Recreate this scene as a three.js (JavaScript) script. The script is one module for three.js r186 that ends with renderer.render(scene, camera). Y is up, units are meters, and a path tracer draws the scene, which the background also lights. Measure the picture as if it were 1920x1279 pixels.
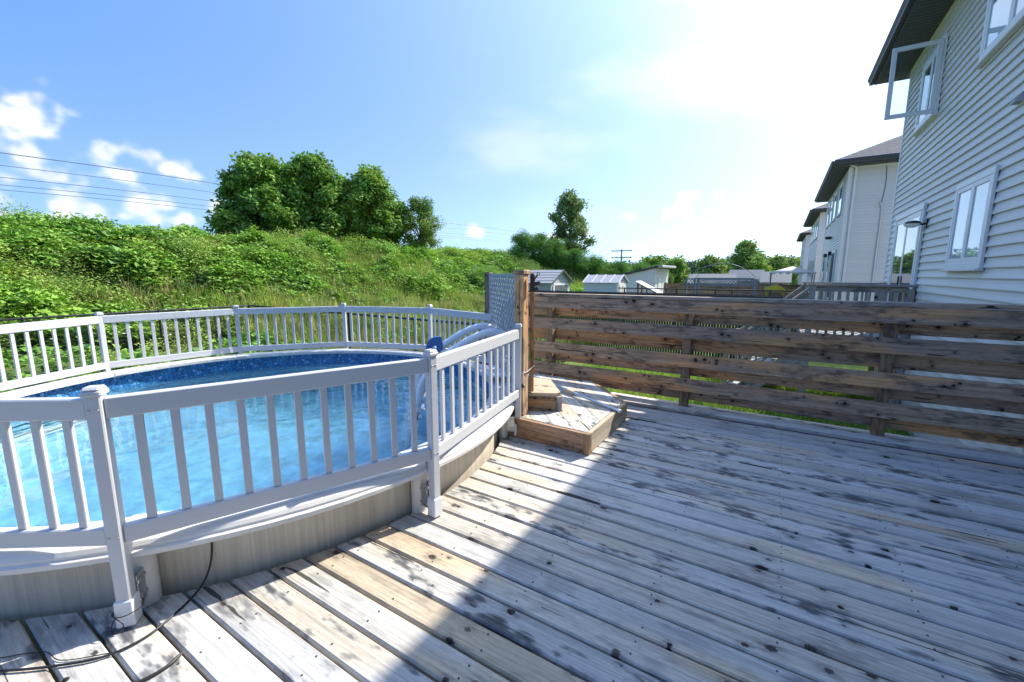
import * as THREE from 'three';
import { mergeGeometries } from 'three/addons/utils/BufferGeometryUtils.js';

// ---------------------------------------------------------------- camera, sky, sun, exposure
const scene = new THREE.Scene();
const camera = new THREE.PerspectiveCamera(77.27, 1024 / 682, 0.05, 1500);
camera.position.set(0, 1.45, 0);
const PITCH = Math.atan(125 / 800), YAW = THREE.MathUtils.degToRad(31.95);
camera.lookAt(-Math.sin(YAW) * Math.cos(PITCH), 1.45 - Math.sin(PITCH), -Math.cos(YAW) * Math.cos(PITCH));
const renderer = new THREE.WebGLRenderer({ antialias: true });
renderer.setSize(1024, 682);
renderer.toneMapping = THREE.LinearToneMapping;
renderer.toneMappingExposure = 1.8;
renderer.shadowMap.enabled = true;
const SUN = new THREE.Vector3(0.427, 1, -1.05).normalize();
const sun = new THREE.DirectionalLight(new THREE.Color(1.0, 0.935, 0.82), 5.0);
sun.position.copy(SUN).multiplyScalar(80);
sun.castShadow = true;
Object.assign(sun.shadow.camera, { left: -50, right: 50, top: 50, bottom: -50, near: 1, far: 220 });
sun.shadow.mapSize.set(4096, 4096);
scene.add(sun, sun.target);

// small seeded random and periodic value noise
function rng(seed) { let a = seed >>> 0; return () => { a = (a + 0x6D2B79F5) | 0; let t = Math.imul(a ^ (a >>> 15), 1 | a); t = (t + Math.imul(t ^ (t >>> 7), 61 | t)) ^ t; return ((t ^ (t >>> 14)) >>> 0) / 4294967296; }; }
const hash = (x, y, s) => { let h = Math.imul(x, 374761393) + Math.imul(y, 668265263) + Math.imul(s, 2147483647 ^ 0x5bd1e995); h = Math.imul(h ^ (h >>> 13), 1274126177); return ((h ^ (h >>> 16)) >>> 0) / 4294967296; };
function vnoise(x, y, s = 1, px = 0, py = 0) {
  const ix = Math.floor(x), iy = Math.floor(y), fx = x - ix, fy = y - iy;
  let x0 = ix, x1 = ix + 1, y0 = iy, y1 = iy + 1;
  if (px) { x0 %= px; if (x0 < 0) x0 += px; x1 = x0 + 1 === px ? 0 : x0 + 1; }
  if (py) { y0 %= py; if (y0 < 0) y0 += py; y1 = y0 + 1 === py ? 0 : y0 + 1; }
  const u = fx * fx * (3 - 2 * fx), v = fy * fy * (3 - 2 * fy);
  const a = hash(x0, y0, s), b = hash(x1, y0, s), c = hash(x0, y1, s), d = hash(x1, y1, s);
  return a + (b - a) * u + (c - a) * v + (a - b - c + d) * u * v;
}
const fbm = (x, y, s, o = 4) => { let r = 0, a = 0.5; for (let k = 0; k < o; k++) { r += a * vnoise(x, y, s + k); x *= 2.03; y *= 2.03; a *= 0.5; } return r / (1 - Math.pow(0.5, o)); };
const pfbm = (x, y, s, px, py, o) => { let r = 0, a = 0.5; for (let k = 0; k < o; k++) { r += a * vnoise(x, y, s + k, px, py); x *= 2; y *= 2; px *= 2; py *= 2; a *= 0.5; } return r / (1 - Math.pow(0.5, o)); };
const clamp = (x, a = 0, b = 1) => Math.min(b, Math.max(a, x));
const sstep = (a, b, x) => { const t = clamp((x - a) / (b - a)); return t * t * (3 - 2 * t); };
const mix = (a, b, t) => a + (b - a) * t;

{ // sky: clear air that whitens towards the sun and the horizon, cumulus low over the horizon, thin veils
  const W = 2048, Hh = 1024, data = new Float32Array(W * Hh * 4), r = rng(11);
  const puffs = [];
  const bank = (az, el, n, sa, se, size) => { for (let k = 0; k < n; k++) puffs.push([az + (r() - 0.5) * sa, el + (r() - 0.5) * se, size * (0.5 + r() * 0.7)]); };
  // azimuth in degrees from -z towards +x, elevation in degrees
  bank(-78, 13, 7, 5, 4, 1.8); bank(-71, 10.5, 7, 8, 3, 1.5); bank(-62, 8.5, 5, 7, 2, 1.2); bank(-55, 10, 4, 3, 3, 1.0); bank(-73, 6.5, 10, 24, 3, 1.8);
  bank(-52, 6, 7, 20, 3, 1.3); bank(-30, 4.5, 6, 22, 2, 1.2); bank(-12, 8, 5, 12, 2, 1.5); bank(-66, 5, 10, 30, 2.5, 2.0); bank(-80, 8, 6, 10, 4, 2.0);
  for (let k = 0; k < 14; k++) bank(20 + k * 18 + r() * 10, 6 + r() * 12, 8, 14, 5, 2.2);
  for (let j = 0; j < Hh; j++) {
    const el = ((j + 0.5) / Hh - 0.5) * Math.PI, y = Math.sin(el), c = Math.cos(el);
    if (y < 0) { for (let i = 0; i < W; i++) data.set([0.22, 0.24, 0.22, 1], (j * W + i) * 4); continue; }
    for (let i = 0; i < W; i++) {
      const az = ((i + 0.5) / W - 0.5) * 2 * Math.PI, x = c * Math.cos(az), z = c * Math.sin(az);
      const cs = x * SUN.x + y * SUN.y + z * SUN.z, g = Math.acos(clamp(cs, -1, 1));
      const yy = Math.max(y, 0), hz = Math.pow(1 - yy, 4.5);
      let R = mix(0.042, 0.30, hz), Gc = mix(0.155, 0.49, hz), Bc = mix(0.50, 0.76, hz);
      const daz = Math.abs(Math.atan2(x * SUN.z - z * SUN.x, x * SUN.x + z * SUN.z)), near = 1.3 * Math.exp(-Math.pow(g / 0.26, 1.5)), haze = 1.5 * Math.exp(-g / 0.46) + 0.5 * Math.pow(1 - yy, 6) * Math.exp(-Math.pow(daz / 0.75, 2)), glow = near + haze;
      R += near + haze * 0.80; Gc += near + haze * 0.92; Bc += near * 0.95 + haze * 0.86;
      // clouds
      const A = Math.atan2(x, -z) * 57.2958, E = el * 57.2958;
      let d = 0, body = 0.5;
      if (E > -1 && E < 30) {
        for (const [pa, pe, ps] of puffs) { const da = (A - pa) * c, de = (E - pe) * (E > pe ? 1 : 1.7); const q = (da * da + de * de) / (ps * ps); if (q < 4) d += Math.exp(-q * 1.6); }
        if (d > 0.02) { const n = fbm(A * 0.62 + 40, E * 0.85 + 9, 5, 6); d = sstep(0.22, 1.0, Math.min(d, 1.3) * 0.62 + (n - 0.5) * 1.7) * sstep(0.02, 0.2, d); body = fbm(A * 0.5 + 3, E * 0.9 - 0.25, 25, 5); } else d = 0;
      }
      const veil = sstep(0.52, 0.85, fbm(A * 0.045 + 7 + E * 0.02, E * 0.13 + 3, 17, 5)) * sstep(3, 12, E) * 0.28;
      const lit = 0.50 + 0.22 * body + glow * 0.7, a = clamp(Math.max(d * 0.9, veil));
      R = mix(R, lit, a); Gc = mix(Gc, lit * 1.01, a); Bc = mix(Bc, lit * 1.05, a);
      const o = (j * W + i) * 4; data[o] = R; data[o + 1] = Gc; data[o + 2] = Bc; data[o + 3] = 1;
    }
  }
  const t = new THREE.DataTexture(data, W, Hh, THREE.RGBAFormat, THREE.FloatType);
  t.mapping = THREE.EquirectangularReflectionMapping; t.magFilter = THREE.LinearFilter; t.minFilter = THREE.LinearFilter; t.needsUpdate = true;
  scene.background = t; scene.environment = t;
}

// ---------------------------------------------------------------- textures and materials
function tex(W, Hh, f, srgb = true) {
  const d = new Uint8Array(W * Hh * 4);
  for (let j = 0; j < Hh; j++) for (let i = 0; i < W; i++) { const c = f(i, j), o = (j * W + i) * 4; d[o] = clamp(c[0]) * 255; d[o + 1] = clamp(c[1]) * 255; d[o + 2] = clamp(c[2]) * 255; d[o + 3] = 255; }
  const t = new THREE.DataTexture(d, W, Hh); t.wrapS = t.wrapT = THREE.RepeatWrapping; t.magFilter = THREE.LinearFilter; t.minFilter = THREE.LinearMipmapLinearFilter; t.generateMipmaps = true;
  if (srgb) t.colorSpace = THREE.SRGBColorSpace; t.needsUpdate = true; return t;
}
const WL = 4, WV = 0.6;            // a wood texture covers 4 m along the grain and 0.6 m across
function wood(seed, o) {
  const W = 2048, Hh = 512, r = rng(seed), knots = [];
  for (let k = 0; k < o.knots; k++) knots.push([r() * WL, r() * WV, 0.007 + r() * 0.012, 0.6 + r() * 0.8]);
  const bin = new Map();
  knots.forEach((k) => { const a = Math.floor(k[0] / 0.25); for (const b of [a - 1, a, a + 1]) { const q = ((b % 16) + 16) % 16; if (!bin.has(q)) bin.set(q, []); bin.get(q).push(k); } });
  const bump = new Float32Array(W * Hh);
  const col = tex(W, Hh, (i, j) => {
    const u = (i / W) * WL, v = (j / Hh) * WV;
    let g = v + 0.012 * (vnoise(u * 2, v * 15, seed, 8, 9) - 0.5) + 0.02 * (vnoise(u * 0.75, v * 5, seed + 1, 3, 3) - 0.5), kd = 0, ring = 0;
    for (const k of bin.get(Math.floor(u / 0.25) % 16) || []) {
      let du = u - k[0], dv = v - k[1]; if (du > WL / 2) du -= WL; if (du < -WL / 2) du += WL; if (dv > WV / 2) dv -= WV; if (dv < -WV / 2) dv += WV;
      const q = Math.hypot(du * 0.75, dv) / k[2];
      if (q < 5) { g += Math.sign(dv) * k[2] * 0.8 * Math.exp(-q * q / 5); kd = Math.max(kd, k[3] * (1 - sstep(0.55, 1.25, q + 0.5 * (vnoise(u * 160, v * 160, seed + 5) - 0.5)))); ring = Math.max(ring, 0.45 * k[3] * Math.exp(-Math.pow((q - 1.6) / 1.1, 2)) * vnoise(u * 22, v * 110, seed + 6)); }
    }
    const grain = vnoise(u * 2.5, g * 130, seed + 2, 10, 78), fine = vnoise(u * 9, g * 420, seed + 3, 36, 252), broad = vnoise(u * 0.75, g * 25, seed + 4, 3, 15);
    const fib = vnoise(u * 40, g * 520, seed + 11, 160, 312); const lines = Math.pow(vnoise(u * 1.25, g * 75, seed + 9, 5, 45), 3);
    const st = pfbm(u * 4, v * 10, seed + 20, 16, 6, 4), st2 = pfbm(u * 14, v * 40, seed + 30, 56, 24, 3);
    const stain = o.stain * sstep(0.55, 0.76, st * 0.62 + st2 * 0.45), warm = o.warm * sstep(0.5, 0.72, pfbm(u, v * 5, seed + 40, 4, 3, 3));
    const crack = vnoise(u * 1.5, g * 95, seed + 50, 6, 57) > 0.90 && vnoise(u * 3, v * 20, seed + 51, 12, 12) > 0.6 ? 1 : 0;
    let t = 0.05 + 0.30 * grain + 0.32 * fine + 0.30 * fib + 0.20 * broad - 0.22 * lines; t = clamp(t);
    const c = [0, 1, 2].map((n) => { let x = mix(o.dark[n], o.light[n], t); x = mix(x, o.warmc[n] * (0.75 + 0.4 * t), warm); x = mix(x, o.stainc[n] * (0.7 + 0.5 * grain), clamp(stain + ring)); x = mix(x, o.knotc[n], kd); return crack ? x * 0.4 : x; });
    bump[j * W + i] = clamp(0.35 + 0.4 * grain + 0.2 * fine - 0.25 * lines - crack * 0.5 - kd * 0.1);
    return c;
  });
  const b = tex(W, Hh, (i, j) => { const x = bump[j * W + i]; return [x, x, x]; }, false);
  return { map: col, bumpMap: b, bumpScale: 0.0022 };
}
const rgb = (r, g, b) => new THREE.Color().setRGB(r, g, b);
const std = (o) => new THREE.MeshStandardMaterial(o);
const phys = (o) => new THREE.MeshPhysicalMaterial(o);
const deckLook = { knots: 16, stain: 0.55, warm: 0.5, dark: [0.56, 0.555, 0.545], light: [0.84, 0.835, 0.82], warmc: [0.79, 0.71, 0.60], stainc: [0.33, 0.335, 0.35], knotc: [0.22, 0.205, 0.19] };
const deckWood = wood(3, deckLook), deckWood2 = wood(43, { ...deckLook, knots: 14, stain: 0.95 }), deckWood3 = wood(77, { ...deckLook, knots: 24, stain: 0.22, warm: 0.8 });
const fenceWood = wood(8, { knots: 46, stain: 0.5, warm: 0.7, dark: [0.34, 0.295, 0.26], light: [0.68, 0.61, 0.54], warmc: [0.74, 0.55, 0.36], stainc: [0.235, 0.215, 0.20], knotc: [0.14, 0.11, 0.09] });
const shades = (base, list) => list.map(([r, g, b]) => std({ ...base, color: rgb(r, g, b), roughness: 0.86 }));
const M = {
  deck: [...shades(deckWood, [[1, 1, 1], [0.9, 0.91, 0.93]]), ...shades(deckWood2, [[1, 0.98, 0.95], [0.9, 0.9, 0.9], [1.05, 1.05, 1.06]]), ...shades(deckWood3, [[1, 1, 1], [0.92, 0.91, 0.9]])],
  deckTan: [...shades(deckWood3, [[0.96, 0.90, 0.82], [0.90, 0.85, 0.78]]), ...shades(deckWood3, [[0.94, 0.92, 0.88]])],
  deckLight: std({ ...deckWood, color: rgb(1.2, 1.18, 1.15), roughness: 0.85 }),
  deckWarm: std({ ...deckWood3, color: rgb(0.9, 0.76, 0.58), roughness: 0.85 }),
  fence: shades(fenceWood, [[1.5, 1.45, 1.38], [1.3, 1.26, 1.22], [1.6, 1.46, 1.28], [1.18, 1.16, 1.14]]),
  post: std({ ...fenceWood, color: rgb(2.1, 1.75, 1.3), roughness: 0.85 }),
  stile: std({ ...fenceWood, color: rgb(0.95, 0.85, 0.72), roughness: 0.85 }),
  fascia: std({ ...fenceWood, color: rgb(1.5, 1.2, 0.92), roughness: 0.85 }),
  oldFence: std({ ...fenceWood, color: rgb(1.0, 0.92, 0.85), roughness: 0.9 }),
  capWood: std({ ...deckWood, color: rgb(0.62, 0.55, 0.48), roughness: 0.85 }),
  greyWood: std({ ...deckWood, color: rgb(0.66, 0.66, 0.68), roughness: 0.9 }),
  vinyl: std({ color: rgb(0.53, 0.54, 0.56), roughness: 0.42, bumpMap: deckWood.bumpMap, bumpScale: 0.0003 }),
  ledge: std({ color: rgb(0.66, 0.64, 0.61), roughness: 0.4 }),
  seat: std({ color: rgb(0.58, 0.57, 0.56), roughness: 0.5 }),
  sleeve: std({ color: rgb(0.74, 0.75, 0.77), roughness: 0.4 }),
  galv: std({ color: rgb(0.50, 0.52, 0.54), roughness: 0.42, metalness: 0.85 }),
  screw: std({ color: rgb(0.5, 0.48, 0.45), roughness: 0.35, metalness: 0.9 }),
  black: std({ color: rgb(0.018, 0.019, 0.022), roughness: 0.5 }),
  cable: std({ color: rgb(0.02, 0.02, 0.022), roughness: 0.45 }),
  whitePlastic: phys({ color: rgb(0.82, 0.84, 0.86), roughness: 0.4, clearcoat: 0.2 }),
  bluePlastic: phys({ color: rgb(0.05, 0.14, 0.36), roughness: 0.4 }),
  poleBlue: std({ color: rgb(0.42, 0.60, 0.78), roughness: 0.25, metalness: 0.3 }),
  poleGrip: std({ color: rgb(0.62, 0.50, 0.33), roughness: 0.6 }),
  rope: std({ color: rgb(0.7, 0.68, 0.63), roughness: 0.9 }),
  lattice: std({ color: rgb(0.35, 0.385, 0.42), roughness: 0.6 }),
  siding: shades({}, [[0.62, 0.62, 0.615], [0.605, 0.605, 0.60], [0.63, 0.63, 0.625]]),
  trim: std({ color: rgb(0.66, 0.66, 0.66), roughness: 0.5 }),
  dark: std({ color: rgb(0.045, 0.05, 0.06), roughness: 0.55 }),
  soffit: std({ color: rgb(0.07, 0.075, 0.085), roughness: 0.6 }),
  window: std({ color: rgb(0.70, 0.72, 0.74), roughness: 0.4 }),
  blind: std({ color: rgb(0.72, 0.74, 0.77), roughness: 0.8 }),
  room: std({ color: rgb(0.06, 0.065, 0.07), roughness: 0.9 }),
  glass: phys({ color: rgb(0.9, 0.95, 0.97), roughness: 0.02, transmission: 1, thickness: 0, ior: 1.5 }),
  globe: phys({ color: rgb(0.85, 0.86, 0.87), roughness: 0.3, transmission: 0.3 }),
  trunk: std({ color: rgb(0.10, 0.08, 0.06), roughness: 0.95 }),
  concrete: std({ color: rgb(0.5, 0.5, 0.49), roughness: 0.9 }),
  canopy: std({ color: rgb(0.58, 0.54, 0.48), roughness: 0.9 }),
  yellow: std({ color: rgb(0.55, 0.46, 0.02), roughness: 0.5 }),
  shedRoof: std({ color: rgb(0.30, 0.31, 0.33), roughness: 0.85 }), farRoof: std({ color: rgb(0.20, 0.21, 0.22), roughness: 0.9 }), farWall: std({ color: rgb(0.30, 0.29, 0.27), roughness: 0.8 }),
  shedGrey: std({ color: rgb(0.38, 0.42, 0.42), roughness: 0.6 }), shedBlue: std({ color: rgb(0.50, 0.56, 0.62), roughness: 0.55 }),
  shedTan: std({ color: rgb(0.60, 0.58, 0.53), roughness: 0.6 }), shedDoor: std({ color: rgb(0.10, 0.11, 0.12), roughness: 0.5 }),
  metalRoof: std({ color: rgb(0.36, 0.36, 0.40), roughness: 0.55 }), redwood: std({ ...fenceWood, color: rgb(1.0, 0.6, 0.42), roughness: 0.85 }),
  steel: std({ color: rgb(0.13, 0.17, 0.21), roughness: 0.5, metalness: 0.3 }), tube: std({ color: rgb(0.55, 0.55, 0.56), roughness: 0.4, metalness: 0.5 }),
};
M.siding.forEach((m) => { m.roughness = 0.5; });
{ // resin wall of the pool: pale woodgrain print with upright streaks
  const t = tex(1024, 256, (i, j) => { const u = i / 1024 * 3, v = j / 256; const n = vnoise(u * 90, v * 3, 60, 270, 0), f = vnoise(u * 260, v * 6, 61, 780, 0), b = vnoise(u * 9, v * 1.5, 62, 27, 0); const k = 0.70 + 0.08 * n + 0.05 * f + 0.06 * b - 0.08 * Math.pow(vnoise(u * 34, v * 2, 63, 102, 0), 4); return [k, k * 0.955, k * 0.875]; });
  M.poolWall = std({ map: t, roughness: 0.5 });
  const cells = []; const rr = rng(71); for (let k = 0; k < 420; k++) cells.push([rr(), rr(), rr()]);
  const grid = Array.from({ length: 400 }, () => []); cells.forEach((c) => { for (const ox of [-1, 0, 1]) for (const oy of [-1, 0, 1]) { const gx = Math.floor(c[0] * 20) + ox, gy = Math.floor(c[1] * 20) + oy; grid[((gx + 20) % 20) * 20 + ((gy + 20) % 20)].push(c); } });
  const peb = tex(512, 512, (i, j) => {
    const u = i / 512, v = j / 512; let d1 = 9, d2 = 9, cc = 0;
    for (const c of grid[Math.floor(u * 20) * 20 + Math.floor(v * 20)]) { let a = Math.abs(u - c[0]), b = Math.abs(v - c[1]); if (a > 0.5) a = 1 - a; if (b > 0.5) b = 1 - b; const d = Math.hypot(a, b); if (d < d1) { d2 = d1; d1 = d; cc = c[2]; } else if (d < d2) d2 = d; }
    const e = sstep(0.0, 0.012, d2 - d1), k = 0.35 + 0.65 * cc;
    return [mix(0.10, 0.16 + 0.30 * cc * cc, e), mix(0.24, 0.32 + 0.34 * k, e), mix(0.42, 0.55 + 0.34 * k, e)];
  });
  M.liner = std({ map: peb, roughness: 0.4 });
  const floorT = tex(512, 512, (i, j) => { const n = fbm(i / 26, j / 26, 80, 4), k = 0.85 + 0.3 * (n - 0.5); return [0.74 * k, 0.92 * k, 0.99 * k]; });
  M.poolFloor = std({ map: floorT, roughness: 0.6 }); M.linerPlain = std({ map: floorT, color: rgb(0.62, 0.72, 0.85), roughness: 0.6 });
  const hN = (x, y) => 0.75 * vnoise(x * 7, y * 7, 90, 7, 7) + 0.25 * vnoise(x * 17, y * 17, 91, 17, 17) + 0.05 * vnoise(x * 43, y * 43, 92, 43, 43);
  const wb = tex(512, 512, (i, j) => { const k = hN(i / 512, j / 512); return [k, k, k]; }, false);
  M.water = phys({ color: rgb(1, 1, 1), roughness: 0.0, transmission: 1, thickness: 1, attenuationColor: rgb(0.50, 0.85, 0.97), attenuationDistance: 2.8, ior: 1.33, bumpMap: wb, bumpScale: 0.005 });
}
{ // soil and lawn
  const soil = tex(512, 512, (i, j) => { const n = fbm(i / 22, j / 22, 100, 5), m = fbm(i / 90, j / 90, 107, 3); return [0.20 + 0.14 * n, 0.27 + 0.16 * m, 0.10 + 0.08 * n]; });
  soil.repeat.set(0.25, 0.25); M.soil = std({ map: soil, roughness: 1 });
  const lawn = tex(512, 512, (i, j) => { const n = fbm(i / 12, j / 12, 120, 4), m = fbm(i / 120, j / 120, 127, 3); const k = 0.6 + 0.5 * n; return [(0.36 + 0.14 * m) * k, 0.52 * k, 0.16 * k]; });
  lawn.repeat.set(0.4, 0.4); M.lawn = std({ map: lawn, roughness: 1 });
  const sh = tex(256, 256, (i, j) => { const n = fbm(i / 6, j / 6, 130, 3), b = hash(Math.floor(i / 32), Math.floor(j / 64), 5); const k = 0.30 + 0.12 * n + 0.10 * b; return [k * 0.93, k * 0.95, k]; });
  M.shingle = [std({ map: sh, roughness: 0.95 }), std({ map: sh, color: rgb(0.8, 0.8, 0.82), roughness: 0.95 })];
}

// ---------------------------------------------------------------- builders
const names = new Map();
function uniq(n) { const k = names.get(n) || 0; names.set(n, k + 1); return k ? `${n}_${String(k).padStart(3, '0')}` : n; }
function thing(name, label, category, group, pos) { const o = new THREE.Group(); o.name = uniq(name); o.userData = { label, category }; if (group) o.userData.group = group; if (pos) o.position.set(...pos); scene.add(o); return o; }
function structure(name, geo, mat, label) { const o = geo ? new THREE.Mesh(geo, mat) : new THREE.Group(); o.name = uniq(name); o.userData = { kind: 'structure', label, category: name.replace(/_/g, ' ').split(' ').slice(-2).join(' ') }; o.receiveShadow = o.castShadow = true; scene.add(o); return o; }
function part(parent, name, geo, mat, label) { const o = new THREE.Mesh(Array.isArray(geo) ? mergeGeometries(geo) : geo, mat); o.name = name; o.castShadow = o.receiveShadow = true; if (label) o.userData.label = label; parent.add(o); return o; }
function stuff(parent, name, geo, mat, mats4, colors, label, category) {
  const o = new THREE.InstancedMesh(geo, mat, mats4.length); mats4.forEach((m, k) => o.setMatrixAt(k, m)); if (colors) colors.forEach((c, k) => o.setColorAt(k, c));
  o.name = parent === scene ? uniq(name) : name; o.userData.kind = 'stuff'; if (label) { o.userData.label = label; if (category) o.userData.category = category; } o.castShadow = o.receiveShadow = true; parent.add(o); return o;
}
// chamfered box from corner to corner; uv in metres along its longest side (as shares of the wood texture)
const R0 = rng(5);
function cbox(x0, x1, y0, y1, z0, z1, b = 0.003, off) {
  const lo = [Math.min(x0, x1), Math.min(y0, y1), Math.min(z0, z1)], hi = [Math.max(x0, x1), Math.max(y0, y1), Math.max(z0, z1)];
  const ext = hi.map((h, k) => h - lo[k]); b = Math.min(b, ...ext.map((e) => e * 0.45));
  const L = ext.indexOf(Math.max(...ext)), o = off || [R0() * 4, R0() * 0.6], P = [], U = [];
  const vert = (s, a) => [0, 1, 2].map((k) => (s[k] > 0 ? hi[k] - (k === a ? 0 : b) : lo[k] + (k === a ? 0 : b)));
  const tri = (p, q, r2) => {
    const n = [(q[1] - p[1]) * (r2[2] - p[2]) - (q[2] - p[2]) * (r2[1] - p[1]), (q[2] - p[2]) * (r2[0] - p[0]) - (q[0] - p[0]) * (r2[2] - p[2]), (q[0] - p[0]) * (r2[1] - p[1]) - (q[1] - p[1]) * (r2[0] - p[0])];
    const c = [0, 1, 2].map((k) => (p[k] + q[k] + r2[k]) / 3 - (lo[k] + hi[k]) / 2); const flip = n[0] * c[0] + n[1] * c[1] + n[2] * c[2] < 0;
    const an = n.map(Math.abs); let A = an.indexOf(Math.max(...an)), V = [0, 1, 2].find((k) => k !== L && k !== A); let Uax = L; if (A === L) { const w = [0, 1, 2].filter((k) => k !== L); Uax = w[0]; V = w[1]; }
    for (const v of flip ? [p, r2, q] : [p, q, r2]) { P.push(...v); U.push((v[Uax] + o[0]) / WL, (v[V] + o[1]) / WV); }
  };
  const quad = (a, c, d, e) => { tri(a, c, d); tri(a, d, e); };
  for (let a = 0; a < 3; a++) for (const s of [-1, 1]) { const [p, q] = [0, 1, 2].filter((k) => k !== a); const m = (sp, sq) => { const t = [0, 0, 0]; t[a] = s; t[p] = sp; t[q] = sq; return vert(t, a); }; quad(m(-1, -1), m(1, -1), m(1, 1), m(-1, 1)); }
  if (b > 0) {
    for (let a = 0; a < 3; a++) { const [p, q] = [0, 1, 2].filter((k) => k !== a); for (const sp of [-1, 1]) for (const sq of [-1, 1]) { const m = (sa, f) => { const t = [0, 0, 0]; t[a] = sa; t[p] = sp; t[q] = sq; return vert(t, f); }; quad(m(-1, p), m(1, p), m(1, q), m(-1, q)); } }
    for (const sx of [-1, 1]) for (const sy of [-1, 1]) for (const sz of [-1, 1]) tri(vert([sx, sy, sz], 0), vert([sx, sy, sz], 1), vert([sx, sy, sz], 2));
  }
  const g = new THREE.BufferGeometry(); g.setAttribute('position', new THREE.Float32BufferAttribute(P, 3)); g.setAttribute('uv', new THREE.Float32BufferAttribute(U, 2)); g.computeVertexNormals(); return g;
}
// flat-faced prism: polygon [[a,b]...] swept along one axis. axis 'y': points are x,z ; axis 'z': points are x,y ; axis 'x': points are z,y
function prism(pts, a0, a1, axis = 'y', off) {
  const o = off || [R0() * 4, R0() * 0.6], P = [], U = [];
  const at = (p, t) => (axis === 'y' ? [p[0], t, p[1]] : axis === 'z' ? [p[0], p[1], t] : [t, p[1], p[0]]);
  const faces = THREE.ShapeUtils.triangulateShape(pts.map((p) => new THREE.Vector2(p[0], p[1])), []);
  const cen = [0, 0]; pts.forEach((p) => { cen[0] += p[0] / pts.length; cen[1] += p[1] / pts.length; });
  const C = new THREE.Vector3(...at(cen, (a0 + a1) / 2)), va = new THREE.Vector3(), vb = new THREE.Vector3(), vc = new THREE.Vector3();
  const push = (t3, uv, outward) => { va.set(...t3[0]); vb.set(...t3[1]); vc.set(...t3[2]); const n = vb.clone().sub(va).cross(vc.clone().sub(va)); const ord = n.dot(outward) < 0 ? [0, 2, 1] : [0, 1, 2]; ord.forEach((k) => { P.push(...t3[k]); U.push((uv[k][0] + o[0]) / WL, (uv[k][1] + o[1]) / WV); }); };
  for (const t of [a0, a1]) { const out = new THREE.Vector3(...at(cen, t)).sub(C); for (const f of faces) push(f.map((k) => at(pts[k], t)), f.map((k) => pts[k]), out); }
  const area = THREE.ShapeUtils.area(pts.map((p) => new THREE.Vector2(p[0], p[1])));
  for (let k = 0; k < pts.length; k++) {
    const p = pts[k], q = pts[(k + 1) % pts.length], len = Math.hypot(q[0] - p[0], q[1] - p[1]); let nx = (q[1] - p[1]), ny = -(q[0] - p[0]); if (area < 0) { nx = -nx; ny = -ny; }
    const out = new THREE.Vector3(...at([nx, ny], 0)), A = at(p, a0), B = at(q, a0), Cc = at(q, a1), D = at(p, a1), al = Math.abs(a1 - a0);
    const uv = al > len ? [[0, 0], [0, len], [al, len], [al, 0]] : [[0, 0], [len, 0], [len, al], [0, al]];
    push([A, B, Cc], [uv[0], uv[1], uv[2]], out); push([A, Cc, D], [uv[0], uv[2], uv[3]], out);
  }
  const g = new THREE.BufferGeometry(); g.setAttribute('position', new THREE.Float32BufferAttribute(P, 3)); g.setAttribute('uv', new THREE.Float32BufferAttribute(U, 2)); g.computeVertexNormals(); return g;
}
const plain = (g) => { const q = g.index ? g.toNonIndexed() : g; for (const k of Object.keys(q.attributes)) if (!['position', 'normal', 'uv'].includes(k)) q.deleteAttribute(k); return q; };
function tube(pts, r, seg = 24, rad = 8, closed = false) { return plain(new THREE.TubeGeometry(new THREE.CatmullRomCurve3(pts.map((p) => new THREE.Vector3(...p)), closed), seg, r, rad, closed)); }
function cyl(x, y0, y1, z, r, n = 16, r2 = r) { const g = new THREE.CylinderGeometry(r2, r, y1 - y0, n); g.translate(x, (y0 + y1) / 2, z); return plain(g); }
function bar(p, q, w, h, b = 0.003) { // box bar from p to q, w across, h high
  const d = new THREE.Vector3(q[0] - p[0], q[1] - p[1], q[2] - p[2]), L = d.length(); const g = cbox(0, L, -h / 2, h / 2, -w / 2, w / 2, b);
  const x = d.clone().normalize(), z = x.clone().cross(new THREE.Vector3(0, 1, 0)); if (z.lengthSq() < 1e-6) z.set(0, 0, 1); z.normalize(); const y = z.clone().cross(x);
  g.applyMatrix4(new THREE.Matrix4().makeBasis(x, y, z).setPosition(...p)); return g;
}
const pick = (a, r) => a[Math.floor(r() * a.length) % a.length];

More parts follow.
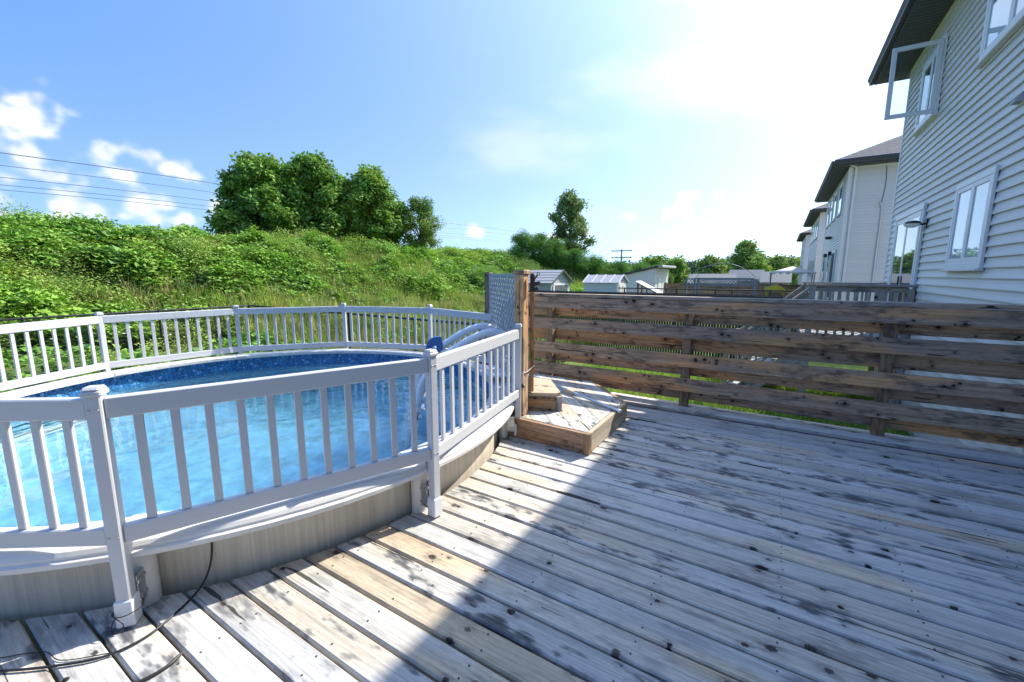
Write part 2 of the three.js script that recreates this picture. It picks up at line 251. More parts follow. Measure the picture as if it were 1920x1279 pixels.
// ---------------------------------------------------------------- terrain
const PC = [-4.13, -2.06], POST_R = 2.48, WALL_R = 2.30, N = 11, PH = 39.0;
const ang = (k) => THREE.MathUtils.degToRad(PH - (k * 360) / N);
const onPool = (a, r) => [PC[0] + r * Math.cos(a), PC[1] + r * Math.sin(a)];
function hillH(x, z) {
  let h = -1 + 0.45 * sstep(-8, -13, x) + 3.05 * sstep(-12.6, -20.8, x) - 0.5 * sstep(-24, -32, x) - 2.6 * sstep(-32, -60, x);
  const k = 1 - 0.28 * sstep(-32, -60, z) - 0.4 * sstep(-60, -140, z);
  h = -1 + (h + 1) * k; const on = sstep(-6, -14, x);
  return h + on * (0.9 * (fbm(x * 0.22 + 9, z * 0.22, 200, 3) - 0.5) + 0.35 * (fbm(x * 0.8, z * 0.8, 210, 2) - 0.5));
}
{
  const xs = [], zs = []; for (let x = -90; x < -40; x += 5) xs.push(x); for (let x = -40; x < -4; x += 0.5) xs.push(x); for (let x = -4; x <= 60; x += 8) xs.push(x);
  for (let z = -420; z < -120; z += 20) zs.push(z); for (let z = -120; z < -50; z += 2.5) zs.push(z); for (let z = -50; z < 16; z += 0.6) zs.push(z); for (let z = 16; z <= 80; z += 8) zs.push(z);
  const P = [], U = [], I = []; zs.forEach((z) => xs.forEach((x) => { P.push(x, hillH(x, z), z); U.push(x, z); }));
  for (let j = 0; j + 1 < zs.length; j++) for (let i = 0; i + 1 < xs.length; i++) { const a = j * xs.length + i, b = a + xs.length; I.push(a, b, a + 1, a + 1, b, b + 1); }
  const g = new THREE.BufferGeometry(); g.setAttribute('position', new THREE.Float32BufferAttribute(P, 3)); g.setAttribute('uv', new THREE.Float32BufferAttribute(U, 2)); g.setIndex(I); g.computeVertexNormals();
  structure('ground', g, M.soil, 'ground rising into a weedy embankment behind the yards');
  const far = new THREE.PlaneGeometry(3000, 3000); far.rotateX(-Math.PI / 2); far.translate(0, -3.2, -300);
  structure('far_ground', far, M.lawn, 'flat land reaching to the horizon');
  const lw = new THREE.PlaneGeometry(14, 52, 1, 1); lw.rotateX(-Math.PI / 2); lw.translate(-3.2, -0.985, -33); 
  structure('lawn', lw, M.lawn, 'mown lawn of the neighbouring yards');
}

// ---------------------------------------------------------------- deck
const DECK_R = 2.345;
const circX = (z) => { const d = DECK_R * DECK_R - (z - PC[1]) ** 2; return d > 0 ? PC[0] + Math.sqrt(d) : null; };
{
  const deck = structure('deck', null, null, 'weathered grey board deck wrapped around the pool');
  deck.userData.category = 'deck';
  const r = rng(21), pitch = 0.1453, th = 0.036, b = 0.007;
  let k = 0;
  for (let z1 = 2.2; z1 - pitch > -4.74; z1 -= pitch, k++) {
    const z0 = z1 - pitch + 0.012, xa = circX(z0), xb = circX(z1 - 0.0), left = (x) => (x === null ? -5.2 : x);
    let l0 = left(xa), l1 = left(xb); if ((xa === null) !== (xb === null)) { l0 = l1 = Math.max(l0, l1); }
    const jit = (r() - 0.5) * 0.003, y1 = jit, y0 = y1 - th, xr = 1.79, off = [r() * 4, r() * 0.6], P = [], U = [];
    // profile in (z, y), top edges eased
    const prof = [[z0, y0], [z1, y0], [z1, y1 - b], [z1 - b, y1], [z0 + b, y1], [z0, y1 - b]];
    const lx = (z) => mix(l0, l1, (z - z0) / (z1 - z0));
    const put = (a, c, d) => { for (const v of [a, c, d]) { P.push(v[0], v[1], v[2]); U.push((v[0] + off[0]) / WL, (v[2] - z0 + (v[1] - y1) + off[1]) / WV); } };
    for (let e = 0; e < 6; e++) { const p = prof[e], q = prof[(e + 1) % 6]; const A = [lx(p[0]), p[1], p[0]], B = [xr, p[1], p[0]], C = [xr, q[1], q[0]], D = [lx(q[0]), q[1], q[0]]; put(A, B, C); put(A, C, D); }
    for (let e = 1; e < 5; e++) { const A = prof[0], B = prof[e], C = prof[e + 1]; put([lx(A[0]), A[1], A[0]], [lx(B[0]), B[1], B[0]], [lx(C[0]), C[1], C[0]]); put([xr, A[1], A[0]], [xr, C[1], C[0]], [xr, B[1], B[0]]); }
    for (let t = 0; t < P.length; t += 9) { for (let c = 0; c < 3; c++) { const s = P[t + 3 + c]; P[t + 3 + c] = P[t + 6 + c]; P[t + 6 + c] = s; } } for (let t = 0; t < U.length; t += 6) for (let c = 0; c < 2; c++) { const s = U[t + 2 + c]; U[t + 2 + c] = U[t + 4 + c]; U[t + 4 + c] = s; }
    const g = new THREE.BufferGeometry(); g.setAttribute('position', new THREE.Float32BufferAttribute(P, 3)); g.setAttribute('uv', new THREE.Float32BufferAttribute(U, 2)); g.computeVertexNormals();
    part(deck, 'board', g, z1 > -1.25 && z1 < -1.1 ? M.deckWarm : r() < 0.3 ? pick(M.deckTan, r) : pick(M.deck, r));
  }
  part(deck, 'edge_board', cbox(-2.9, 1.79, -0.038, 0.002, -5.03, -4.745, 0.004), M.deckLight, 'paler board along the outer edge of the deck');
  part(deck, 'skirt', cbox(-2.9, 1.79, -1.02, -0.262, -5.015, -4.985, 0.002), M.greyWood); part(deck, 'end_skirt', cbox(-2.93, -2.9, -1.02, -0.045, -5.02, -4.3, 0.002), M.greyWood);
  part(deck, 'rim_joist', cbox(-2.9, 1.79, -0.26, -0.045, -5.02, -4.98, 0.003), M.greyWood);
  for (const x of [-1.4, -0.9, -0.4, 0.1, 0.6, 1.1, 1.6]) part(deck, 'joist', cbox(x, x + 0.04, -0.23, -0.045, -4.97, 2.2, 0), M.greyWood);
}
// screw heads in the boards: flat dark heads in two rows along each joist
{
  const r = rng(33), m = [], q = new THREE.Matrix4();
  for (let z1 = 2.2; z1 > -4.5; z1 -= 0.1453) for (const x of [-1.8, -1.38, -0.88, -0.38, 0.12, 0.62, 1.12, 1.62]) { const c = circX(z1 - 0.07); if (c !== null && x < c + 0.05) continue; for (const d of [0.035, 0.105]) if (r() < 0.8) m.push(new THREE.Matrix4().makeTranslation(x + (r() - 0.5) * 0.03, 0.0016, z1 - d + (r() - 0.5) * 0.012)); }
  const g = new THREE.CylinderGeometry(0.0042, 0.0042, 0.002, 8);
  stuff(scene, 'deck_screws', g, M.dark, m, null, 'dark screw heads sunk in the deck boards', 'screws');
}

// ---------------------------------------------------------------- pool
{
  const pool = thing('above_ground_pool', 'round above-ground swimming pool full of clear blue water set into the deck', 'pool');
  const wall = new THREE.CylinderGeometry(WALL_R, WALL_R, 1.32, 132, 1, true); { const u = wall.attributes.uv; for (let k = 0; k < u.count; k++) u.setXY(k, u.getX(k) * 2 * Math.PI * WALL_R / 3, u.getY(k)); }
  wall.translate(PC[0], -0.33, PC[1]); part(pool, 'wall', wall, M.poolWall);
  const shell = (y0, y1, ru, rv) => { const g = new THREE.CylinderGeometry(WALL_R - 0.02, WALL_R - 0.02, y1 - y0, 132, 1, true), u = g.attributes.uv; for (let k = 0; k < u.count; k++) u.setXY(k, u.getX(k) * ru, u.getY(k) * rv); g.translate(PC[0], (y0 + y1) / 2, PC[1]); return g; };
  part(pool, 'liner_band', shell(-0.06, 0.325, 22, 0.6), M.liner, 'dark blue pebble-patterned band of the liner'); part(pool, 'liner', shell(-0.985, -0.06, 10, 1), M.linerPlain, 'plain blue vinyl liner');
  const fl = new THREE.CircleGeometry(WALL_R - 0.02, 96); { const u = fl.attributes.uv; for (let k = 0; k < u.count; k++) u.setXY(k, u.getX(k) * 3, u.getY(k) * 3); } fl.rotateX(-Math.PI / 2); fl.translate(PC[0], -0.935, PC[1]); part(pool, 'pool_floor', fl, M.poolFloor);
  const wt = new THREE.CylinderGeometry(WALL_R - 0.0225, WALL_R - 0.0225, 1.05, 96); { const u = wt.attributes.uv; for (let k = 0; k < u.count; k++) u.setXY(k, u.getX(k) * 3.2, u.getY(k) * 3.2); } wt.translate(PC[0], 0.13 - 0.525, PC[1]); part(pool, 'water', wt, M.water, 'rippled clear blue water');
  for (let k = 0; k < N; k++) {
    const a0 = ang(k), a1 = ang(k + 1), am = (a0 + a1) / 2, half = Math.PI / N;
    // ledge segment: profile in (radial, height) swept round the rim
    const rin = 2.215, rout = 2.452, top = 0.352, SEG = 8;
    const prof = [[rin, top - 0.045], [rin, top - 0.012], [rin + 0.012, top - 0.001], [rin + 0.03, top], [rout - 0.05, top - 0.006], [rout - 0.024, top - 0.018], [rout - 0.014, top - 0.034], [rout - 0.014, top - 0.046], [rout, top - 0.054], [rout, top - 0.074], [rout - 0.02, top - 0.088], [rout - 0.06, top - 0.088]];
    const P = [], I = [], n = prof.length; for (let q = 0; q <= SEG; q++) { const a = mix(a0 - 0.01, a1 + 0.01, q / SEG); prof.forEach(([rr, y]) => { const [x, z] = onPool(a, rr); P.push(x, y, z); }); }
    for (let q = 0; q < SEG; q++) for (let e = 0; e < n; e++) { const f = (e + 1) % n, b = q * n; I.push(b + e, b + f, b + n + e, b + f, b + n + f, b + n + e); }
    for (let e = 1; e + 1 < n; e++) I.push(0, e + 1, e, SEG * n, SEG * n + e, SEG * n + e + 1);
    let g = new THREE.BufferGeometry(); g.setAttribute('position', new THREE.Float32BufferAttribute(P, 3)); g.setIndex(I); g = g.toNonIndexed(); g.computeVertexNormals();
    part(pool, 'ledge', g, M.ledge);
    // seat clamp over the joint, slightly proud and flared
    const P2 = [], I2 = []; const pr2 = prof.map(([q, y]) => [q < 2.3 ? q - 0.006 : q + 0.008, y > 0.3 ? y + 0.005 : y - 0.012]);
    const w = 0.055; const ring2 = (t) => pr2.forEach(([q, y]) => { const ca = Math.cos(a0), sa = Math.sin(a0), rr = q > 2.3 ? q - 0.035 : q; P2.push(PC[0] + rr * ca - t * sa, y, PC[1] + rr * sa + t * ca); });
    ring2(-w); ring2(w); for (let e = 0; e < n; e++) { const f = (e + 1) % n; I2.push(e, n + e, f, f, n + e, n + f); } for (let e = 1; e + 1 < n; e++) I2.push(0, e, e + 1, n, n + e + 1, n + e);
    let g2 = new THREE.BufferGeometry(); g2.setAttribute('position', new THREE.Float32BufferAttribute(P2, 3)); g2.setIndex(I2); g2 = g2.toNonIndexed(); g2.computeVertexNormals();
    part(pool, 'ledge_cap', g2, M.seat);
    // upright column under the joint: half-round, with a flared collar
    const [cx, cz] = onPool(a0, WALL_R + 0.047);
    const col = new THREE.CylinderGeometry(0.062, 0.062, 1.25, 20); col.scale(0.72, 1, 1); col.rotateY(-a0); col.translate(cx, -0.36, cz);
    const colr = new THREE.CylinderGeometry(0.088, 0.064, 0.07, 20); colr.scale(0.75, 1, 1); colr.rotateY(-a0); colr.translate(cx, 0.245, cz);
    const cm = part(pool, 'column', plain(col), M.ledge); part(cm, 'collar', plain(colr), M.seat);
  }
}
// pool fence: posts with caps, brackets and sections of rails and balusters
const TOPR = [0.895, 0.98], BOTR = [0.368, 0.442];
function fencePost(k) {
  const a = ang(k), [x, z] = onPool(a, POST_R), near = k <= 2 || k >= 9;
  const t = thing('pool_fence_post', near ? (k === 0 ? 'grey vinyl pool fence post with a black cable looped at its white foot' : k === 1 ? 'grey vinyl pool fence post bracketed to the pool wall on the sunny deck' : k === 2 ? 'grey vinyl pool fence post tucked against the tall wooden post' : k === 10 ? 'grey vinyl pool fence post next along from the post with the cable' : 'grey vinyl pool fence post out past the looped cable end of the deck') : `grey vinyl pool fence post ${['', '', '', 'against the lattice screen', 'second along from the lattice screen', 'third along from the lattice screen', 'fourth along from the lattice screen', 'fifth along from the lattice screen', 'sixth along from the lattice screen'][k]}`, 'fence post', near ? undefined : 'pool fence posts along the far rim', [x, 0, z]);
  t.rotation.y = -a;
  const y0 = near ? 0.015 : -0.1;
  part(t, 'shaft', cbox(-0.026, 0.026, y0, 0.995, -0.026, 0.026, 0.005), M.vinyl);
  part(t, 'cap', [cbox(-0.033, 0.033, 0.99, 1.012, -0.033, 0.033, 0.005), cbox(-0.03, 0.03, 1.008, 1.026, -0.03, 0.03, 0.011)], M.vinyl);
  for (const y of [0.935, 0.405]) for (const s of [-0.013, 0.013]) { const g = new THREE.SphereGeometry(0.0055, 8, 6); g.scale(0.5, 1, 1); g.translate(0.027, y, s); part(t, 'screw', plain(g), M.screw); }
  if (near) {
    part(t, 'foot_sleeve', cbox(-0.033, 0.033, 0.008, 0.125, -0.033, 0.033, 0.005), M.sleeve);
    const br = part(t, 'bracket', [cbox(-0.15, -0.142, 0.03, 0.24, -0.03, 0.03, 0.002), cbox(-0.145, -0.03, 0.05, 0.19, -0.029, -0.024, 0.001), cbox(-0.145, -0.03, 0.05, 0.19, 0.024, 0.029, 0.001), cbox(-0.12, -0.03, 0.15, 0.17, -0.034, 0.034, 0.003), cbox(-0.12, -0.03, 0.07, 0.09, -0.034, 0.034, 0.003)], M.galv, 'galvanised metal bracket');
    for (const [bx, by] of [[-0.05, 0.16], [-0.05, 0.075], [-0.135, 0.22]]) { const g = new THREE.CylinderGeometry(0.007, 0.007, 0.075, 8); g.rotateX(Math.PI / 2); g.translate(bx, by, 0); part(br, 'bolt', plain(g), M.screw); }
  }
  return t;
}
function fenceSection(k, label, group) {
  const [x0, z0] = onPool(ang(k), POST_R), [x1, z1] = onPool(ang(k + 1), POST_R), L = Math.hypot(x1 - x0, z1 - z0);
  const t = thing('pool_fence_section', label, 'fence panel', group, [x0, 0, z0]); t.rotation.y = -Math.atan2(z1 - z0, x1 - x0);
  part(t, 'top_rail', cbox(0.024, L - 0.024, TOPR[0], TOPR[1], -0.02, 0.02, 0.005), M.vinyl);
  part(t, 'bottom_rail', cbox(0.024, L - 0.024, BOTR[0], BOTR[1], -0.02, 0.02, 0.005), M.vinyl);
  for (let b = 1; b <= 11; b++) { const x = (L * b) / 12; part(t, 'baluster', cbox(x - 0.0165, x + 0.0165, BOTR[1], TOPR[0], -0.009, 0.009, 0.003, [b * 0.3, 0.1]), M.vinyl); }
}
for (let k = 0; k < N; k++) fencePost(k);
{
  const far = 'grey vinyl pool fence panel with square balusters on the rim backing onto the embankment', G = 'pool fence panels along the far rim';
  for (let k = 0; k < N; k++) {
    if (k === 2) continue;                                           // the ladder entry, closed by the lattice
    if (k === 0) fenceSection(k, 'shaded grey vinyl pool fence panel between the two bracketed posts on the deck');
    else if (k === 1) fenceSection(k, 'sunlit vinyl pool fence panel ending at the tall wooden post');
    else if (k === 10) fenceSection(k, 'shaded pool fence panel over the short board ends beside the looped cable');
    else if (k === 8 || k === 9) fenceSection(k, k === 9 ? 'vinyl pool fence panel next to the one over the short board ends' : 'vinyl pool fence panel two along from the one over the short board ends', undefined);
    else if (k === 3) fenceSection(k, 'grey vinyl pool fence panel ending at the lattice screen');
    else fenceSection(k, ['', '', '', '', 'grey vinyl pool fence panel second along from the lattice screen', 'grey vinyl pool fence panel third along from the lattice screen', 'grey vinyl pool fence panel fourth along from the lattice screen', 'brightly lit pool fence panel fifth along from the lattice screen'][k] || far, G);
  }
}

// ---------------------------------------------------------------- entry platform, lattice screen, gate, ladder
{
  const t = thing('step_platform', 'low angled wooden platform step with diagonal boards in the deck corner', 'platform');
  const y = 0.175, poly = [[-2.02, -3.16], [-1.22, -3.125], [-1.215, -4.12], [-1.86, -4.80], [-2.75, -4.80], [-2.75, -3.9]];
  // diagonal boards: strips along direction d, clipped to the polygon
  const d = new THREE.Vector2(0.67, 0.742).normalize(), n = new THREE.Vector2(-d.y, d.x), r = rng(44);
  const clip = (pts, nx, ny, c) => { const out = []; for (let k = 0; k < pts.length; k++) { const p = pts[k], q = pts[(k + 1) % pts.length], a = p[0] * nx + p[1] * ny - c, b = q[0] * nx + q[1] * ny - c; if (a <= 0) out.push(p); if ((a < 0 && b > 0) || (a > 0 && b < 0)) { const s = a / (a - b); out.push([p[0] + (q[0] - p[0]) * s, p[1] + (q[1] - p[1]) * s]); } } return out; };
  const inset = poly.map(([x, z]) => { const cx = -2.0, cz = -3.95; const l = Math.hypot(x - cx, z - cz); return [x - (x - cx) / l * 0.04, z - (z - cz) / l * 0.04]; });
  const cs = inset.map(([x, z]) => x * n.x + z * n.y); let c = Math.min(...cs);
  for (; c < Math.max(...cs); c += 0.1435) {
    let p = clip(inset, n.x, n.y, c + 0.138); p = clip(p, -n.x, -n.y, -c); if (p.length < 3) continue;
    const rot = p.map(([x, z]) => [x * d.x + z * d.y, -(x * d.y - z * d.x)]);     // along, across
    const g = prism(rot, y - 0.034, y, 'y'); const m = new THREE.Matrix4().makeBasis(new THREE.Vector3(d.x, 0, d.y), new THREE.Vector3(0, 1, 0), new THREE.Vector3(-d.y, 0, d.x)); g.applyMatrix4(m);
    part(t, 'board', g, pick([M.deck[0], M.deck[5], M.deck[4]], r));
  }
  const fas = (a, b, mat, lab) => part(t, 'fascia_board', bar([a[0], y / 2 + 0.003, a[1]], [b[0], y / 2 + 0.003, b[1]], 0.038, y - 0.004), mat, lab);
  fas([-2.02, -3.155], [-1.245, -3.12], M.fascia, 'orange-brown fascia board'); fas([-1.225, -3.10], [-1.225, -4.12], M.deckWarm, 'pale fascia board'); fas([-1.23, -4.125], [-1.86, -4.79], M.fascia);
  part(t, 'corner_block', cbox(-1.252, -1.199, 0.002, y + 0.004, -3.149, -3.092, 0.002), M.stile);
  // upper step standing on it
  const s = thing('upper_step', 'small wooden box step on the platform behind the tall post', 'step');
  const g = prism([[-2.02, -3.34], [-1.70, -3.50], [-1.68, -3.56], [-1.98, -3.95], [-2.5, -3.95]], 0.315, 0.35, 'y'); part(s, 'tread', g, M.deckWarm);
  part(s, 'riser', bar([-2.02, 0.246, -3.345], [-1.70, 0.246, -3.51], 0.036, 0.138), M.stile); part(s, 'end_block', bar([-1.70, 0.246, -3.505], [-1.665, 0.246, -3.55], 0.036, 0.14), M.greyWood); part(s, 'side_riser', bar([-1.68, 0.246, -3.56], [-1.98, 0.246, -3.95], 0.036, 0.138), M.stile);
}
{
  // tall post with a flat cap
  const p = thing('tall_post', 'tall square golden-brown wooden post with a flat cap and a long dark crack', 'post', undefined, [-1.93, 0, -3.255]);
  part(p, 'shaft', cbox(-0.045, 0.045, 0.178, 1.45, -0.045, 0.045, 0.004), M.post);
  part(p, 'cap', cbox(-0.056, 0.056, 1.45, 1.488, -0.056, 0.056, 0.006), M.post);
  part(p, 'crack', prism([[-0.006, 0.2], [0.004, 0.55], [-0.002, 0.9], [0.006, 1.3], [0.012, 1.31], [0.006, 0.9], [0.012, 0.55], [0.006, 0.2]], 0.0445, 0.0458, 'z'), M.dark, 'long dark drying crack');
  const q = thing('lattice_post', 'slim pale wooden post holding the far edge of the lattice', 'post', undefined, [-2.99, 0, -4.26]);
  part(q, 'shaft', cbox(-0.035, 0.035, -0.9, 1.45, -0.035, 0.035, 0.004), M.stile); part(q, 'cap', cbox(-0.042, 0.042, 1.45, 1.475, -0.042, 0.042, 0.004), M.stile);
  // lattice screen between the two posts: crossing slats
  const slats = (t, L, y0, y1, m) => {
    const step = 0.105, H = y1 - y0;
    for (const s of [1, -1]) for (let c = -H; c < L; c += step) {
      let a = [c, s > 0 ? y0 : y1], b = [c + H, s > 0 ? y1 : y0];
      if (a[0] < 0) { const k = -a[0] / H; a = [0, a[1] + (b[1] - a[1]) * k]; } if (b[0] > L) { const k = (L - a[0]) / (b[0] - a[0]); b = [L, a[1] + (b[1] - a[1]) * k]; }
      if (b[0] - a[0] < 0.03) continue; part(t, 'slat', bar([a[0], a[1], s * 0.0032], [b[0], b[1], s * 0.0032], 0.006, 0.040, 0), m);
    }
    part(t, 'frame', [cbox(0, L, y1 - 0.01, y1 + 0.016, -0.012, 0.012, 0.002), cbox(0, L, y0 - 0.016, y0 + 0.01, -0.012, 0.012, 0.002), cbox(-0.012, 0.012, y0, y1, -0.0121, 0.0121, 0.002), cbox(L - 0.012, L + 0.012, y0, y1, -0.0121, 0.0121, 0.002)], m);
  };
  const x0 = -1.985, z0 = -3.29, x1 = -2.95, z1 = -4.23, L = Math.hypot(x1 - x0, z1 - z0);
  const la = thing('lattice_screen', 'blue-grey plastic lattice screen beside the pool ladder', 'lattice', undefined, [x0, 0, z0]); la.rotation.y = -Math.atan2(z1 - z0, x1 - x0); slats(la, L, 0.2, 1.44, M.lattice);
  // gate of the same lattice swung open, seen edge on
  const ga = thing('lattice_gate', 'narrow brown gate stile with lattice swung open behind the tall post', 'gate', undefined, [-1.905, 0, -3.40]); ga.rotation.y = Math.atan2(3.4, -1.905 + 0.0) ;
  part(ga, 'stile', cbox(-0.04, 0.05, 0.37, 1.46, -0.02, 0.02, 0.003), M.stile); 
  { const inner = new THREE.Group(); const before = ga.children.length; slats(ga, 0.85, 0.40, 1.43, M.lattice); for (const c of ga.children.slice(before)) c.position.x += 0.05; }
  const la2 = thing('gate_latch', 'black metal gate latch near the top of the gate stile', 'latch', undefined, [-1.845, 1.36, -3.30]);
  part(la2, 'plate', cbox(-0.02, 0.02, -0.06, 0.09, -0.012, 0.012, 0.003), M.black); part(la2, 'arm', [bar([0, 0.0, 0.01], [0.085, 0.02, 0.02], 0.02, 0.03), bar([0.01, 0.03, 0.01], [0.06, 0.085, 0.02], 0.012, 0.012), bar([0, -0.045, 0.01], [0.07, -0.03, 0.02], 0.02, 0.025)], M.black);
  { const rg = new THREE.TorusGeometry(0.012, 0.004, 6, 12); rg.translate(0.066, 0.095, 0.02); part(la2, 'ring', plain(rg), M.black); }
  const ro = thing('white_rope', 'white rope tied round the tall post and gate', 'rope');
  part(ro, 'loop', tube([[-2.35, 0.62, -3.02], [-2.15, 0.585, -3.1], [-1.985, 0.57, -3.20], [-1.90, 0.57, -3.204], [-1.882, 0.575, -3.24], [-1.87, 0.60, -3.33], [-1.85, 0.63, -3.36]], 0.004, 40, 6), M.rope);
  part(ro, 'knot', tube([[-1.878, 0.58, -3.205], [-1.862, 0.60, -3.19], [-1.868, 0.56, -3.185], [-1.858, 0.53, -3.19], [-1.868, 0.50, -3.19], [-1.86, 0.47, -3.195], [-1.872, 0.49, -3.19], [-1.866, 0.55, -3.186], [-1.874, 0.585, -3.19]], 0.0035, 50, 6), M.rope);
  const po = thing('telescopic_pole', 'pale blue telescopic pool pole lying across the platform', 'pole');
  part(po, 'tube', tube([[-2.45, 0.235, -4.40], [-1.80, 0.21, -4.08]], 0.016, 2, 12), M.poleBlue); part(po, 'inner_tube', tube([[-1.80, 0.21, -4.08], [-1.17, 0.192, -3.775]], 0.0135, 2, 12), M.poleBlue); part(po, 'lock_sleeve', tube([[-1.86, 0.212, -4.11], [-1.76, 0.208, -4.06]], 0.0195, 2, 12), M.poleGrip); part(po, 'end_cap', tube([[-1.185, 0.1925, -3.782], [-1.155, 0.1915, -3.768]], 0.017, 2, 12), M.sleeve);
}
{ // A-frame pool ladder
  const t = thing('pool_ladder', 'white plastic pool ladder with arched handrails standing in the pool', 'ladder');
  const a = THREE.MathUtils.degToRad(-46), rad = [Math.cos(a), Math.sin(a)], tan = [-Math.sin(a), Math.cos(a)];
  const P = (r, s, y) => [PC[0] + rad[0] * r + tan[0] * s, y, PC[1] + rad[1] * r + tan[1] * s];
  for (const s of [-0.26, 0.26]) {
    part(t, 'handrail', tube([P(1.49, s, 0.28), P(1.53, s, 0.42), P(1.64, s, 0.57), P(1.82, s, 0.71), P(2.03, s, 0.83), P(2.19, s, 0.88), P(2.31, s, 0.86), P(2.40, s, 0.77), P(2.43, s, 0.64)], 0.037, 44, 14), M.whitePlastic);
    part(t, 'inner_leg', tube([P(1.495, s, 0.33), P(1.42, s, -0.25), P(1.34, s, -0.90)], 0.030, 12, 12), M.whitePlastic);
    part(t, 'joint_sleeve', tube([P(1.505, s, 0.36), P(1.485, s, 0.21)], 0.052, 3, 14), M.whitePlastic);
    const leg = part(t, 'outer_leg', bar(P(2.43, s, 0.66), P(2.56, s, 0.18), 0.035, 0.085, 0.006), M.whitePlastic);
    for (let k = 0; k < 7; k++) { const y = 0.62 - k * 0.06, r = 2.43 + (0.66 - y) * 0.27, c = new THREE.SphereGeometry(0.008, 8, 6); c.translate(...P(r, s + 0.019, y)); part(leg, 'peg_hole', plain(c), M.dark); const c2 = new THREE.SphereGeometry(0.008, 8, 6); c2.translate(...P(r, s - 0.019, y)); part(leg, 'peg_hole', plain(c2), M.dark); }
  }
  for (let k = 0; k < 4; k++) { const y = 0.12 - k * 0.26, r = 1.47 - k * 0.032; const q = [P(r, -0.25, y), P(r, 0.25, y)]; part(t, 'tread', bar(q[0], q[1], 0.14, 0.035, 0.012), M.whitePlastic); }
  for (let k = 0; k < 2; k++) { const y = 0.33 + k * 0.17, r = 2.53 - k * 0.05; part(t, 'outer_tread', bar(P(r, -0.25, y), P(r, 0.25, y), 0.15, 0.05, 0.015), M.whitePlastic); }
  part(t, 'platform_top', bar(P(2.28, -0.25, 0.42), P(2.28, 0.25, 0.42), 0.2, 0.03, 0.01), M.whitePlastic);
  // blue hand plate with a white knob at the side of the rail
  const b = P(1.66, 0.06, 0.735); const pl = new THREE.Shape(); pl.moveTo(-0.07, -0.075); pl.quadraticCurveTo(-0.09, 0.0, -0.05, 0.05); pl.quadraticCurveTo(0.0, 0.10, 0.06, 0.085); pl.quadraticCurveTo(0.085, 0.03, 0.075, -0.03); pl.quadraticCurveTo(0.03, -0.08, -0.07, -0.075);
  const g = new THREE.ExtrudeGeometry(pl, { depth: 0.03, bevelEnabled: true, bevelSize: 0.008, bevelThickness: 0.008, bevelSegments: 2, curveSegments: 8 }); g.rotateY(0.75); g.translate(b[0], b[1], b[2]);
  const bp = part(t, 'hand_plate', plain(g), M.bluePlastic, 'blue plastic plate'); const kn = new THREE.SphereGeometry(0.018, 12, 8); kn.translate(b[0] + 0.045, b[1] - 0.01, b[2] + 0.045); part(bp, 'knob', plain(kn), M.whitePlastic);
}
{ // cables on the deck
  const c = thing('black_cable', 'black cable looping from the pool wall across the deck boards', 'cable');
  part(c, 'cable', tube([[-2.26, 0.15, -0.80], [-2.235, 0.22, -0.815], [-2.20, 0.215, -0.82], [-2.18, 0.10, -0.80], [-2.17, 0.03, -0.76], [-2.14, 0.009, -0.70], [-2.085, 0.009, -0.60], [-2.05, 0.009, -0.50], [-2.07, 0.009, -0.39], [-2.18, 0.009, -0.27], [-2.32, 0.009, -0.16], [-2.5, 0.009, -0.05]], 0.0046, 90, 8), M.cable);
  part(c, 'thin_wire', tube([[-2.07, 0.006, -0.41], [-2.2, 0.006, -0.29], [-2.3, 0.006, -0.27], [-2.42, 0.006, -0.16]], 0.002, 30, 5), M.cable);
  const d = thing('cable_end', 'short black cable crossing the boards below the looped cable', 'cable');
  part(d, 'cable', tube([[-1.84, 0.008, -0.545], [-1.822, 0.008, -0.50], [-1.825, 0.008, -0.44], [-1.87, 0.008, -0.33], [-1.95, 0.008, -0.2]], 0.006, 30, 8), M.cable);
  const w = thing('tie_wire', 'thin black wire wound round the white foot of the fence post', 'wire'); const [px, pz] = onPool(ang(0), POST_R);
  part(w, 'loop', tube([[px - 0.05, 0.075, pz - 0.01], [px - 0.01, 0.07, pz + 0.05], [px + 0.045, 0.075, pz + 0.03], [px + 0.05, 0.08, pz - 0.03], [px, 0.082, pz - 0.05], [px - 0.05, 0.078, pz - 0.02], [px + 0.0, 0.076, pz + 0.048], [px + 0.04, 0.03, pz + 0.03], [px + 0.02, 0.006, pz + 0.06], [px - 0.01, 0.02, pz + 0.055], [px + 0.02, 0.07, pz + 0.046]], 0.0022, 70, 5), M.cable);
}

// ---------------------------------------------------------------- privacy fence of horizontal boards, front and back of the posts
{
  const t = thing('board_fence', 'weathered brown wooden privacy fence of overlapping horizontal boards along the deck edge', 'fence');
  const posts = [-2.48, -0.81, 0.86], r = rng(55);
  posts.forEach((x) => part(t, 'post', cbox(x - 0.045, x + 0.045, -0.3, 1.175, -4.974, -4.885, 0.004), M.stile));
  const spans = [[-2.80, -0.81], [-0.81, 0.86], [0.86, 1.785]];
  const fr = [[1.03, 1.172], [0.763, 0.903], [0.452, 0.592], [0.18, 0.322]], bk = [[0.925, 1.065], [0.615, 0.755], [0.335, 0.475], [0.06, 0.20]];
  fr.forEach(([a, b]) => part(t, 'front_board', cbox(-2.80, 1.785, a, b, -4.884, -4.846, 0.004), pick(M.fence, r)));
  bk.forEach(([a, b], row) => spans.forEach(([x0, x1], s) => part(t, 'back_board', cbox(x0 + 0.002, x1 - 0.002, a, b, -5.013, -4.975, 0.004), row === 1 && s === 0 ? M.fascia : pick(M.fence, r), row === 1 && s === 0 ? 'orange-brown board' : undefined)));
  part(t, 'cap_rail', cbox(-2.82, 1.785, 1.176, 1.212, -4.998, -4.84, 0.005), M.capWood);
}

